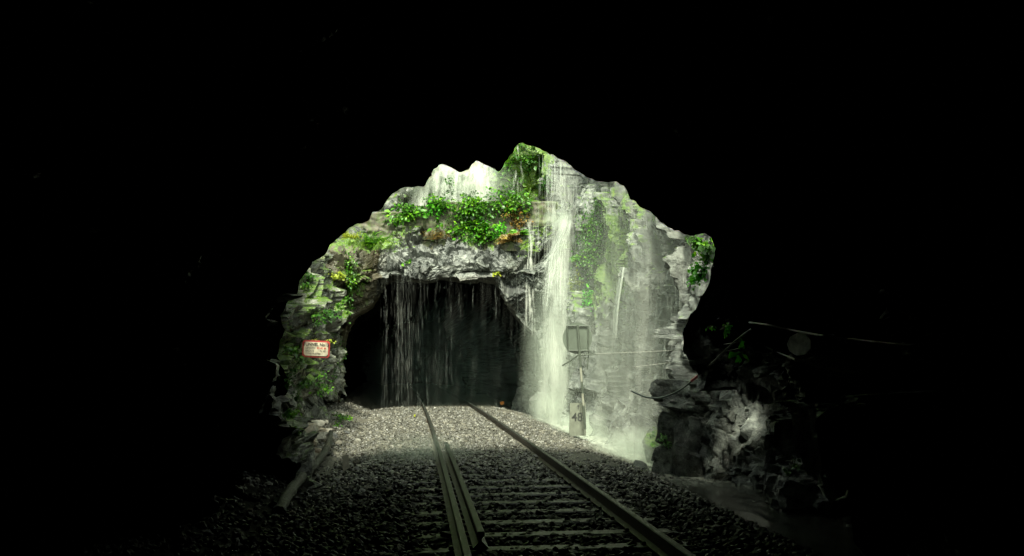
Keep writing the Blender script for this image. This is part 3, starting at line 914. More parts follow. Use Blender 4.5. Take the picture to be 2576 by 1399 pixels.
dd = rw.uniform(24.5, 25.8, n)
pts = np.array([at(a, b, c) for a, b, c in zip(xx, yy, dd)])
strands(wf, 'threads', pts, rw.uniform(.3, 1.3, n), rw.uniform(.006, .018, n), M['drop'], rw.uniform(.2, .9, n))

# water breaking on the ledge and running off to the left below it
Vq, Fq, oq = [], [], 0
for q in range(34):
    a0, a1 = rw.uniform(-16, 16), rw.uniform(-26, 26)
    dq = rw.uniform(24.2, 24.7)
    y1 = rw.uniform(640, 800)
    p_ = spline_pts([at(1428 + a0 * .7, 548 + rw.uniform(-6, 10), dq), at(1418 + a0, 585, dq - .1), at(1400 + (a0 + a1) * .5, 635, dq), at(1392 + a1, y1, dq)], 24)
    v, f = thread(p_, np.linspace(.003, rw.uniform(.006, .016), len(p_)))
    Vq.append(v); Fq.append(f + oq); oq += len(v)
o = mesh_obj('ledge_runs', np.concatenate(Vq), np.concatenate(Fq), M['drop_thick'], wf, attrs={'body': rw.uniform(.25, .6, oq)}, in_world=True)
o['kind'] = 'stuff'
# broad veil down the right cliff
wv = empty('waterfall', at(1620, 1150, 16.5))
tag(wv, 'broad misty veil of water spreading down the right cliff', 'waterfall')
def cliff_pts(px, ys_, off, fallback):
    out = []
    for py in ys_:
        h = hit(px, py, ('right',))
        p = h[0].copy() if h is not None else at(px, py, fallback)
        out.append(p)
    return np.array(out)
for k, (off, lo, hi, top, sd) in enumerate([(0.35, .46, .80, .24, 21.0), (0.65, .50, .82, .18, 33.0)]):
    G = []
    for y in np.linspace(13.2, 22.0, 60):
        col = []
        for z in np.linspace(-0.4, 7.5, 70):
            b = BVH['right'].ray_cast(Vector((-3, y, z)), Vector((1, 0, 0)), 20)
            x = b[0].x if b[0] is not None else C(y) + 3.7
            col.append((x, y, z))
        G.append(col)
    G = np.array(G)
    # water leaves the ledges: keep the outermost rock met above, smoothed
    for j in range(68, -1, -1):
        G[:, j, 0] = np.minimum(G[:, j, 0], G[:, j + 1, 0] * .8 + (G[:, j, 0]) * .2)
    for it in range(4):
        G[1:-1, :, 0] = (G[:-2, :, 0] + G[1:-1, :, 0] * 2 + G[2:, :, 0]) / 4
    G[:, :, 0] -= off * 0.6
    mesh_obj('veil', G.reshape(-1, 3), grid_faces(60, 70), water_sheet_mat('veil_water', lo, hi, 0.8, top, sd, stretch=(7, 7, .5)), wv,
             attrs={'body': body_fade(60, 70, side=.25, top=.15).ravel()}, in_world=True)
for k, (xa, xb, ya, yb, dd, top, sd) in enumerate([(1500, 1760, 1170, 540, 16.6, .22, 105.), (1530, 1670, 1170, 500, 15.8, .36, 117.), (1455, 1600, 1110, 560, 18.6, .26, 129.)]):
    xm = (xa + xb) / 2
    pl = [at(xa, ya, dd), at(xa + (xm - xa) * .25, (ya + yb) / 2, dd), at(xa + (xm - xa) * .75, yb, dd)]
    pr = [at(xb, ya, dd - 1.0), at(xb - (xb - xm) * .15, (ya + yb) / 2, dd - 1.0), at(xb - (xb - xm) * .45, yb, dd - 1.0)]
    curtain(wv, 'spray_veil', pl, pr, water_sheet_mat('spray_veil', .34, .78, .8, top, sd, stretch=(4.5, 4.5, .35)), 590 + k, .3, nu=50, side=.42, top=.25, bot=.10)
n = 700
pts = []
for k in range(n):
    y = rw.uniform(13.5, 21.5); z = rw.uniform(.2, 6.5)
    b = BVH['right'].ray_cast(Vector((-3, y, z)), Vector((1, 0, 0)), 20)
    pts.append(((b[0].x if b[0] is not None else C(y) + 3.7) - rw.uniform(.1, .8), y, z))
Vq, Fq, oq = [], [], 0
for q in range(7):
    p_ = []
    for px_, py_ in ((1566, 672), (1562, 700), (1556, 730), (1551, 765), (1548, 800), (1546, 850)):
        h_ = hit(px_ + q * 1.5 - 5 + rw.normal(0, 1), py_, ('right',))
        p_.append(h_[0] + np.array([-.12, -.12, 0]))
    dq = min(v_[1] for v_ in p_) - .1
    p_ = spline_pts([at(a_ + q * 1.6 - 5, b_, dq) for a_, b_ in ((1566, 672), (1562, 700), (1557, 730), (1552, 765), (1549, 800), (1546, 850))], 20)
    v, f = thread(p_, np.linspace(.018, .006, 20) * rw.uniform(.5, 1.1))
    Vq.append(v); Fq.append(f + oq); oq += len(v)
o = mesh_obj('bright_run', np.concatenate(Vq), np.concatenate(Fq), M['drop_thick'], wv, attrs={'body': rw.uniform(.35, .7, oq)}, in_world=True)
o['kind'] = 'stuff'
strands(wv, 'threads', pts, rw.uniform(.2, .8, n), rw.uniform(.004, .012, n), M['drop'], rw.uniform(.15, .7, n))

# upper fall behind the parapet
wu = empty('waterfall', at(1150, 505, 31))
tag(wu, 'bright white spray pouring over the upper cliff behind the parapet', 'waterfall')
for k, (dd, lo, hi, top, sd) in enumerate([(30.9, .42, .68, .70, 51.0), (30.4, .45, .70, .60, 63.0)]):
    pl = [at(1015, 520, dd), at(1050, 470, dd), at(1075, 330, dd + .6)]
    pr = [at(1275, 520, dd), at(1262, 470, dd), at(1250, 330, dd + .6)]
    curtain(wu, 'spray_curtain', pl, pr, water_sheet_mat('upper_spray', lo, hi, 0.8, top, sd, stretch=(7, 7, .6)), 540 + k, .3, side=.22)
curtain(wu, 'side_trickle', [at(1275, 500, 29.3), at(1285, 440, 29.4), at(1290, 330, 29.6)], [at(1318, 500, 29.3), at(1318, 440, 29.4), at(1316, 330, 29.6)],
        water_sheet_mat('trickle', .54, .72, 1.2, .8, 71.0), 560, .1, side=.3)

# thin streams on the right jamb of the far tunnel
wj = empty('trickle', at(1335, 800, 26.8))
tag(wj, 'thin trickle of water down the dark rock right of the tunnel brow', 'trickle')
for x0, x1, y0, y1, sd in ((1326, 1342, 560, 680, 81.), (1316, 1350, 650, 850, 85.)):
    p = hit((x0 + x1) / 2, (y0 + y1) / 2)
    d = p[0][1] - 0.25
    curtain(wj, 'thread_sheet', [at(x0, y1, d), at(x0, y0, d)], [at(x1, y1, d), at(x1, y0, d)], water_sheet_mat('jamb_trickle', .50, .64, 1.6, .8, sd), 570, .05, nu=14, nv=40, side=.2, bot=.2)

# dripping curtain in front of the second tunnel
n = 1300
srcx = np.concatenate([rw.uniform(958, 1365, 60), rw.normal(1015, 12, 16)])          # points on the lip that drip
srcw = rw.random(76) ** 2 + .05; srcw[60:] += .5
srcw *= np.clip((1420 - srcx) / 420, .15, 1)
src = rw.choice(76, n, p=srcw / srcw.sum())
xx = srcx[src] + rw.normal(0, 2.2, n)
yy = 560 + 470 * rw.random(n) ** 0.8
dd = 25.7 + 1.2 * rw.random(76)[src]
pts = np.array([at(a, b, c) for a, b, c in zip(xx, yy, dd)])
dr = strands(None, 'dripping_water', pts, rw.lognormal(-1.3, .6, n), rw.uniform(.003, .0075, n), M['drop'], rw.random(n) ** 2 * .6 + .04)
tag(dr, 'curtain of falling drops in front of the second tunnel mouth', 'water drops', kind='stuff')
ws = empty('waterfall', at(1015, 1010, 26.2))
tag(ws, 'thin ragged fall of drops over the left of the tunnel brow', 'waterfall')
curtain(ws, 'thin_curtain', [at(985, 1020, 26.2), at(985, 690, 26.2)], [at(1050, 1020, 26.2), at(1048, 690, 26.2)], water_sheet_mat('thin_fall', .52, .85, 1.6, .22, 91., stretch=(16, 16, .7)), 580, .1, nu=24, side=.35, top=.15)
curtain(ws, 'drizzle', [at(960, 1025, 26.6), at(960, 690, 26.6)], [at(1365, 1025, 26.6), at(1365, 690, 26.6)], water_sheet_mat('drizzle', .50, .90, 1.0, .03, 97.), 585, .1, nu=50, side=.12, top=.1)

# ------------------------------------------------------------------ mist
def mist(px, py, d, r, dens, name='mist', noise=0.6, label=None, col=(0.90, 1.0, 0.85)):
    t = NT('mist_air')
    t.n.remove(t.b)
    pv = t.node('ShaderNodeVolumePrincipled')
    pv.inputs['Color'].default_value = (*col, 1)
    pv.inputs['Anisotropy'].default_value = 0.15
    oc = t.node('ShaderNodeTexCoord').outputs['Object']
    ln = t.node('ShaderNodeVectorMath', operation='LENGTH'); t.link(oc, ln.inputs[0])
    f = t.math('SUBTRACT', 1.0, t.math('POWER', ln.outputs['Value'], 2.0), clamp=True)
    nz = t.noise(t.pos(), 0.9, 4, .6, stretch=(1.2, 1.0, 0.5))
    k = t.ramp(nz, [(0.35, 1 - noise), (0.65, 1.0)])
    t.link(t.math('MULTIPLY', t.math('MULTIPLY', f, k), dens), pv.inputs['Density'])
    t.link(pv.outputs[0], t.out.inputs['Volume'])
    u = np.linspace(0, 2 * math.pi, 25); w = np.linspace(-math.pi / 2, math.pi / 2, 13)
    U, W = np.meshgrid(u, w, indexing='ij')
    v = np.stack([np.cos(W) * np.cos(U), np.cos(W) * np.sin(U), np.sin(W)], 2).reshape(-1, 3)
    o = mesh_obj(name, v, grid_faces(25, 13, True), t.m, loc=at(px, py, d))
    o.scale = r
    return tag(o, label, 'mist', kind='stuff')
mist(1600, 900, 17.5, (2.4, 5.0, 4.4), 0.05, label='spray mist hanging along the right cliff')
mist(1405, 930, 25.0, (1.3, 1.6, 3.6), 0.34, label='spray mist round the tall waterfall')
mist(1640, 1160, 15.8, (1.6, 2.2, 0.7), 1.0, label='low spray over the stream')
mist(1405, 552, 25.2, (.55, .5, .35), 1.3, label='spray where the tall waterfall hits its ledge')
mist(1400, 1030, 24.8, (.9, .8, .7), 0.9, label='splash cloud at the base of the tall waterfall')
mist(1470, 1078, 21.5, (1.0, 2.2, 0.5), 0.9, label='low spray at the foot of the tall waterfall')
mist(1150, 460, 30.6, (2.6, 1.2, 0.9), 0.34, label='white spray behind the parapet')
mist(1150, 960, 26.6, (3.3, 1.6, 3.0), 0.008, label='thin drizzle mist before the second tunnel', col=(0.62, 1.0, 0.84))  # green cast of foliage light put into the mist colour
mist(1060, 1135, 14.0, (1.1, 1.2, 0.35), 0.5, label='faint splash mist over the left rail')

# ------------------------------------------------------------------ parapet
xv = np.linspace(-5.6, 1.6, 180)
prof = [(0.0, 5.35), (0.0, 5.6), (0.0, 5.9), (0.0, 6.2), (0.0, 6.5), (0.0, 6.8), (0.0, 7.02), (0.05, 7.06), (0.5, 7.06), (0.55, 7.02), (0.55, 5.4)]
rows = []
for x in xv:
    drop = 0.35 * np.clip((-2.9 - x) / .15, 0, 1) + 0.25 * np.clip((-4.6 - x) / .6, 0, 1)
    rows.append([(x, 28.45 + a, min(z, 7.06 - drop + (z - 7.06) * .2) if z > 6.4 else z) for a, z in prof])
G = np.array(rows); P0 = G.reshape(-1, 3)
# refine vertically by resampling
G = np.array([resample(g, 70) for g in G]); P0 = G.reshape(-1, 3)
G[:, :, 1] -= (0.06 * facet(P0 * np.array([1, 1, 1.6]), .28, 61) + .04 * fbm(P0 / .4, 3, 62)).reshape(G.shape[:2])
G[:, :, 2] += (0.03 * fbm(P0 / .5, 3, 63)).reshape(G.shape[:2])
t = NT('masonry')
p = t.pos()
mp = t.node('ShaderNodeMapping'); mp.inputs['Rotation'].default_value = (R(90), 0, 0)
t.link(p, mp.inputs['Vector'])
bk = t.node('ShaderNodeTexBrick')
bk.inputs['Scale'].default_value = 1.0
bk.inputs['Brick Width'].default_value = 0.34; bk.inputs['Row Height'].default_value = 0.14
bk.inputs['Mortar Size'].default_value = 0.012
bk.inputs['Color1'].default_value = (0.055, 0.05, 0.033, 1); bk.inputs['Color2'].default_value = (0.10, 0.088, 0.058, 1); bk.inputs['Mortar'].default_value = (0.03, 0.03, 0.02, 1)
t.link(mp.outputs[0], bk.inputs['Vector'])
nz = t.noise(p, 4, 7, .7)
mk = t.ramp(nz, [(0.44, 0.0), (0.60, 0.85)])
c = t.mix(mk, bk.outputs[0], t.ramp(t.noise(p, 15, 4, .7), [(0.3, (0.02, 0.04, 0.01)), (0.7, (0.10, 0.14, 0.03))]))
t.link(c, t.b.inputs['Base Color']); t.b.inputs['Roughness'].default_value = .7
t.bump(t.math('ADD', bk.outputs['Fac'], t.math('MULTIPLY', nz, -1.5)), -.5, .04)
V = G.reshape(-1, 3); F = grid_faces(len(xv), 70)
par = mesh_obj('parapet_wall', V, F, t.m)
tag(par, 'mossy old masonry parapet wall above the second tunnel mouth', 'wall')
add_bvh('par', V, F)

# ------------------------------------------------------------------ signs
def text(parent, name, body, size, loc, mat, rot=(R(90), 0, 0), align='LEFT', sx=1.0, ex=0.002, off=0.0):
    c = bpy.data.curves.new(name, 'FONT')
    c.body = body; c.size = size; c.extrude = ex; c.align_x = align; c.align_y = 'CENTER'
    c.offset = off
    c.materials.append(mat)
    o = bpy.data.objects.new(name, c)
    COL.objects.link(o)
    bpy.context.view_layer.update()
    me = bpy.data.meshes.new_from_object(o.evaluated_get(bpy.context.evaluated_depsgraph_get()))
    bpy.data.objects.remove(o); bpy.data.curves.remove(c)
    o = bpy.data.objects.new(name, me); COL.objects.link(o)
    o.parent = parent; o.location = loc; o.rotation_euler = rot; o.scale = (sx, 1, 1)
    return o
M['cream'] = plain('cream_paint', (0.50, 0.46, 0.34), .6, var=.3, scale=14)
M['red'] = plain('red_paint', (0.30, 0.03, 0.025), .6, var=.5, scale=16)
M['black'] = plain('black_paint', (0.010, 0.010, 0.010), .6)
M['redtext'] = plain('red_lettering', (0.42, 0.06, 0.03), .6, var=.4, scale=30)
def chamfer_plate(w, h, ch, th):
    p = [(-w / 2 + ch, -h / 2), (w / 2 - ch, -h / 2), (w / 2, -h / 2 + ch), (w / 2, h / 2 - ch), (w / 2 - ch, h / 2), (-w / 2 + ch, h / 2), (-w / 2, h / 2 - ch), (-w / 2, -h / 2 + ch)]
    n = 8
    v = [(x, 0, z) for x, z in p] + [(x, th, z) for x, z in p] + [(0, 0, 0), (0, th, 0)]
    f4 = [(i, i + n, (i + 1) % n + n, (i + 1) % n) for i in range(n)]
    f3 = [(i, (i + 1) % n, 2 * n) for i in range(n)] + [((i + 1) % n + n, i + n, 2 * n + 1) for i in range(n)]
    return np.array(v), [np.array(f4), np.array(f3)]
hp = hit(795, 878)
sd = min(hit(x, y)[0][1] for x in (765, 780, 795, 810, 825) for y in (858, 870, 885, 898)) - 0.08
sp = at(795, 878, sd)
k = sd / FPX
W_, H_ = 68 * k, 43 * k
sg = empty('sign_board', sp, (0, R(2.5), R(4)))
tag(sg, 'cream tunnel name board with red border on the left rock wall', 'sign')
v, f = chamfer_plate(W_, H_, W_ * .07, .04)
mesh_obj('panel', v, f, M['red'], sg, smooth=False)
v, f = chamfer_plate(W_ * .88, H_ * .80, W_ * .06, .012)
mesh_obj('face', v + np.array([0, -.011, 0]), f, M['cream'], sg, smooth=False)
text(sg, 'lettering', 'TUNNEL No12', H_ * .25, (0, -.014, H_ * .25), M['black'], align='CENTER', sx=.92, off=.002)
text(sg, 'lettering', 'LENGTH:', H_ * .17, (-W_ * .38, -.014, H_ * .05), M['black'], sx=.85)
text(sg, 'lettering', '95.40 M', H_ * .17, (W_ * .03, -.014, H_ * .05), M['redtext'], sx=.95, off=.001)
text(sg, 'lettering', 'RADIUS', H_ * .17, (-W_ * .38, -.014, -H_ * .12), M['black'], sx=.85)
text(sg, 'lettering', '1 IN 40', H_ * .17, (W_ * .06, -.014, -H_ * .12), M['black'], sx=.9)
text(sg, 'lettering', 'CONSTRUCTED', H_ * .13, (-W_ * .36, -.014, -H_ * .28), M['black'], sx=.9)

# distance board on its leaning post
M['post'] = plain('post_paint', (0.035, 0.045, 0.03), .6, var=.4, scale=6)
M['post_white'] = plain('post_white_band', (0.22, 0.22, 0.17), .6, var=.3)
M['disc'] = plain('disc_back', (0.05, 0.065, 0.045), .65, var=.35, scale=5)
def tube(pts, r, n=8):
    pts = np.asarray(pts, float)
    T = np.gradient(pts, axis=0); T /= np.linalg.norm(T, axis=1, keepdims=True)
    up = np.array([0, 0, 1.0]) if abs(T[0, 2]) < .9 else np.array([1.0, 0, 0])
    S = np.cross(T, up); S /= np.linalg.norm(S, axis=1, keepdims=True)
    U = np.cross(S, T)
    a = np.linspace(0, 2 * math.pi, n + 1)
    rr_ = np.broadcast_to(np.asarray(r, float), (len(pts),))
    V = pts[:, None] + rr_[:, None, None] * (np.cos(a)[None, :, None] * S[:, None] + np.sin(a)[None, :, None] * U[:, None])
    V[:, -1] = V[:, 0]
    F = grid_faces(len(pts), n + 1)
    return V.reshape(-1, 3), F
PD = 18.6
base = at(1472, 1080, PD)
pb = empty('warning_board', base)
tag(pb, 'round board seen from behind on a leaning post in the waterfall mist', 'sign')
L = lambda px, py, dy=0.0: at(px, py, PD) - base + np.array([0, dy, 0])
segs = [(1080, 1020, 'post'), (1020, 990, 'post_white'), (990, 960, 'post'), (960, 925, 'post_white'), (925, 818, 'post')]
xat = lambda py: 1472 + (1080 - py) * (1453 - 1472) / (1080 - 818)
for a, b, m in segs:
    v, f = tube([L(xat(a), a), L(xat((a + b) / 2), (a + b) / 2), L(xat(b), b)], .028)
    mesh_obj('pole' if m == 'post' else 'white_band', v, f, M[m], pb)
n = 40
a = np.linspace(0, 2 * math.pi, n, endpoint=False)
rd = 37 * PD / FPX
cx = L(1453, 851, .05)
ring_ = np.stack([cx[0] + rd * np.cos(a), np.full(n, cx[1]), cx[2] + rd * np.sin(a) * 1.08], 1)
v = np.concatenate([ring_, ring_ + np.array([0, .012, 0]), [cx], [cx + np.array([0, .012, 0])]])
i = np.arange(n); j = (i + 1) % n
mesh_obj('disc', v, [np.stack([i, i + n, j + n, j], 1), np.stack([i, j, np.full(n, 2 * n)], 1), np.stack([j + n, i + n, np.full(n, 2 * n + 1)], 1)], M['disc'], pb, smooth=False)
for (x0, y0, x1, y1) in ((1427, 820, 1480, 820), (1427, 882, 1482, 882), (1427, 820, 1429, 882), (1480, 820, 1480, 882)):
    v, f = tube([L(x0, y0, .02), L((x0 + x1) / 2, (y0 + y1) / 2, .02), L(x1, y1, .02)], .022, 6)
    mesh_obj('frame_bar', v, f, M['post'], pb)
v, f = tube([L(1457, 892), L(1440, 905, .1), L(1416, 920, .2)], .018, 6); mesh_obj('stay', v, f, M['post'], pb)
v, f = tube([L(1460, 894), L(1480, 892, .05), L(1505, 892, .1)], .018, 6); mesh_obj('stay', v, f, M['post'], pb)
v, f = tube([L(1483, 880, .1), L(1480, 905, .1), L(1478, 930, .1)], .018, 6); mesh_obj('stay', v, f, M['post'], pb)

# kilometre stone "48"
KD = 18.9
kb = empty('kilometre_stone', at(1453, 1074, KD))
tag(kb, 'pale concrete marker slab painted 48 beside the leaning post', 'marker')
w, h = 42 * KD / FPX, 60 * KD / FPX
v, f = box_vf(w, .09, h + .2, 0.0)
v[4:, 0] *= .94
M['concrete'] = plain('pale_concrete', (0.13, 0.14, 0.105), .75, var=.25, scale=7)
mesh_obj('slab', v + np.array([0, 0, h / 2 - .1]), f, M['concrete'], kb, smooth=False)
text(kb, 'lettering', '48', h * .50, (-.012, -.047, h * .40), M['black'], align='CENTER', sx=.95, off=.003)
v = np.array([(0, 0, .07), (-.028, 0, .02), (-.009, 0, .02), (-.009, 0, -.04), (.009, 0, -.04), (.009, 0, .02), (.028, 0, .02)])
v2 = v + np.array([0, -.004, 0])
mesh_obj('arrow', np.concatenate([v2, v]) + np.array([.01, -.046, h * .82]), [np.array([(0, 1, 6)]), np.array([(2, 3, 4, 5)]), np.array([(7, 13, 8)]), np.array([(9, 12, 11, 10)])], M['black'], kb, smooth=False)

# round pale board hanging on the right tunnel wall
h_ = hit(2010, 866, ('near',))
p = h_[0]
dz = p[1] - .45
bd = empty('round_board', at(2010, 866, dz), (0, 0, R(-72)))
tag(bd, 'round pale weathered board fixed high on the dark right tunnel wall', 'board')
rd = 29 * dz / FPX
n = 9
a = np.linspace(0, 2 * math.pi, n, endpoint=False) + .3
rg = np.stack([rd * np.cos(a) * 1.7, np.zeros(n), rd * np.sin(a)], 1)
v = np.concatenate([rg, rg + np.array([0, .03, 0]), [[0, 0, 0]], [[0, .03, 0]]])
i = np.arange(n); j = (i + 1) % n
M['board'] = plain('weathered_board', (0.55, 0.60, 0.50), .35, var=.92, scale=5)
mesh_obj('panel', v, [np.stack([i, i + n, j + n, j], 1), np.stack([i, j, np.full(n, 2 * n)], 1), np.stack([j + n, i + n, np.full(n, 2 * n + 1)], 1)], M['board'], bd, smooth=False)
v, f = tube([np.array([0, .03, 0]), np.array([0, .12, 0]), np.array([0.02, .45, 0])], .02, 6)
mesh_obj('bracket', v, f, M['post'], bd)

# ------------------------------------------------------------------ cables, hose, wires
def spline(pts, n=60):
    pts = np.asarray(pts, float)
    P = np.concatenate([[2 * pts[0] - pts[1]], pts, [2 * pts[-1] - pts[-2]]])
    out = []
    m = len(pts) - 1
    for k in range(m):
        p0, p1, p2, p3 = P[k:k + 4]
        for t_ in np.linspace(0, 1, n // m, endpoint=False):
            out.append(.5 * ((2 * p1) + (p2 - p0) * t_ + (2 * p0 - 5 * p1 + 4 * p2 - p3) * t_ ** 2 + (3 * p1 - p0 - 3 * p2 + p3) * t_ ** 3))
    out.append(pts[-1])
    return np.array(out)
M['cable'] = plain('grey_cable', (0.40, 0.40, 0.36), .4, var=.2)
M['cable_pale'] = plain('pale_pipe', (0.75, 0.75, 0.7), .3, var=.15)
M['hose'] = plain('green_hose', (0.05, 0.075, 0.06), .35, var=.2)
M['redtape'] = plain('red_tape', (0.45, 0.04, 0.05), .5)
def cable(name, pts, r, mat, label, cat, n=60):
    v, f = tube(spline(pts, n), r)
    return tag(mesh_obj(name, v, f, M[mat]), label, cat)
def wall(px, py, off=.12):
    ds = [hit(px + a, py + b, ('near',)) for a in (-14, 0, 14) for b in (-14, 0, 14)]
    return at(px, py, min(h[0][1] for h in ds if h is not None) - off)
up_ = [wall(x, y) for x, y in ((1885, 811), (1935, 818), (2000, 832), (2062, 843), (2130, 852), (2300, 870), (2500, 880))]
cable('cable', up_, .012, 'cable', 'upper dark cable sagging along the right tunnel wall', 'cable', 90)
lo_ = [wall(x, y) for x, y in ((2000, 904), (2050, 918), (2100, 929), (2140, 936), (2180, 938))]
cable('cable', [wall(1925, 872), wall(1960, 888), lo_[0]], .010, 'cable', 'thin dark cable leading into the pale pipe on the right wall', 'cable')
cable('pipe', lo_, .018, 'cable_pale', 'pale shining pipe hanging on the dark right tunnel wall', 'pipe')
hs_ = [at(1588, 984, 13.6), at(1625, 999, 13.4), at(1665, 1000, 13.2), at(1710, 982, 12.9), at(1745, 955, 12.5)]
hz_ = empty('hose', hs_[0]); tag(hz_, 'sagging green hose with a red taped joint on the right cliff', 'hose')
v, f = tube(spline(hs_, 50) - hs_[0], .014); mesh_obj('sagging_length', v, f, M['hose'], hz_)
v, f = tube(spline([at(1740, 958, 12.55), at(1748, 952, 12.45), at(1757, 945, 12.35)], 10) - hs_[0], .022); mesh_obj('tape', v, f, M['redtape'], hz_)
v, f = tube(spline([at(1757, 945, 12.3), wall(1800, 905), wall(1850, 858), wall(1890, 828)], 40) - hs_[0], .014); mesh_obj('straight_length', v, f, M['hose'], hz_)
cable('wire', [at(1590, 924, 15.5), at(1680, 913, 13.8), at(1770, 896, 12.2), wall(1860, 876)], .005, 'cable', 'lower thin wire stretched across the misty right cliff', 'wire')
cable('wire', [at(1500, 890, 17.5), at(1650, 884, 14.4), at(1760, 874, 12.2), wall(1850, 862)], .005, 'cable', 'upper thin wire stretched across the misty right cliff', 'wire')
def on_g(px, py, up=.03):
    return on_ground(px, py) + np.array([0, 0, up])
cable('ground_pipe', [on_g(1795, 1238, .09), on_g(1850, 1262, .09), on_g(1910, 1285, .09), on_g(1974, 1312, .09)], .012, 'cable', 'thin pipe along the wall foot, farther of the two lengths', 'pipe')
cable('ground_pipe', [on_g(1975, 1304, .12), on_g(2050, 1334, .12), on_g(2130, 1366, .12), on_g(2205, 1397, .12), on_g(2290, 1432, .12)], .014, 'cable_pale', 'thin pipe along the wall foot, nearer of the two lengths', 'pipe')
cable('wire', [on_g(1660, 1160, .05), on_g(1690, 1155, .1), on_g(1720, 1142, .16), on_g(1745, 1132, .25)], .006, 'hose', 'loose dark wire lying over the stream by the cliff foot', 'wire')

# ------------------------------------------------------------------ left-hand debris
M['bark'] = rock_mat('mossy_bark', (0.012, 0.013, 0.009), (0.04, 0.042, 0.03), (0.10, 0.105, 0.08), moss=False, brown=.4)
lp = [on_g(700, 1300, .06), on_g(735, 1250, .1), on_g(772, 1210, .12), on_g(800, 1185, .15), on_g(825, 1150, .2), on_g(832, 1120, .25)]
v, f = tube(spline(lp, 60), np.linspace(.075, .05, 61), 12)
v = v + .018 * np.stack([vnoise(v * 9, 1), vnoise(v * 9, 2), vnoise(v * 9, 3)], 1)
tag(mesh_obj('fallen_log', v, f, M['bark']), 'curved mossy log lying along the left edge of the ballast', 'log')
M['board_wood'] = plain('damp_board', (0.085, 0.075, 0.055), .6, var=.4, scale=8)
v, f = box_vf(.11, .035, .5, .006)
lb = on_g(868, 1188, .0)
o = mesh_obj('plank', v, f, M['board_wood'], smooth=False, loc=lb + np.array([-.03, .22, .11]), rot=(R(-66), R(-14), R(8)))
tag(o, 'damp brown plank leaning on the ballast beside the rubble', 'plank')
M['orange_wood'] = plain('rotten_wood', (0.26, 0.14, 0.05), .7, var=.5, scale=20)
v, f = tube(spline([on_g(745, 1215, .02), on_g(757, 1190, .08), on_g(765, 1165, .14), on_g(775, 1130, .26)], 24), np.linspace(.02, .035, 25), 7)
v = v + .01 * np.stack([vnoise(v * 14, 1), vnoise(v * 14, 2), vnoise(v * 14, 3)], 1)
tag(mesh_obj('stick', v, f, M['orange_wood']), 'rotten orange-brown stick propped in the rubble', 'stick')
v, f = tube([on_g(778, 1340, .02), on_g(792, 1335, .03), on_g(806, 1330, .02)], .018, 6)
tag(mesh_obj('stick', v, f, M['orange_wood']), 'short pale stick lying on the dark ballast at lower left', 'stick')
v, f = rock_mesh(77, 10)
o = mesh_obj('dirt_heap', v * np.array([.16, .09, .035]), f, M['pale_stone'], smooth=False, loc=on_g(1092, 1240, .03))
tag(o, 'pale heap of dirt on a sleeper end beside the left rail', 'dirt heap')

# ------------------------------------------------------------------ plants
LEAF = np.array([(0, 0, 0), (-.36, .35, .07), (0, .40, -.02), (.36, .35, .07), (-.22, .75, .04), (0, .78, -.05), (.22, .75, .04), (0, 1.05, -.12)], float)
LEAFF = np.array([(0, 2, 1), (0, 3, 2), (1, 2, 5), (1, 5, 4), (2, 3, 6), (2, 6, 5), (4, 5, 7), (5, 6, 7)])
def leaves_mesh(P, D, size, r, narrow=1.0):
    """leaf-shaped faces at P pointing along D"""
    n = len(P)
    D = D / (np.linalg.norm(D, axis=1, keepdims=True) + 1e-9)
    A = r.normal(size=(n, 3)) * .6 + np.array([0, -.4, 1.0])
    S = np.cross(D, A); S /= (np.linalg.norm(S, axis=1, keepdims=True) + 1e-9)
    U = np.cross(S, D)
    B = LEAF[None] * np.array([narrow, 1, 1]) * size[:, None, None]
    V = P[:, None] + B[:, :, :1] * S[:, None] + B[:, :, 1:2] * D[:, None] + B[:, :, 2:] * U[:, None]
    F = (LEAFF[None] + (np.arange(n) * 8)[:, None, None]).reshape(-1, 3)
    return V.reshape(-1, 3), F
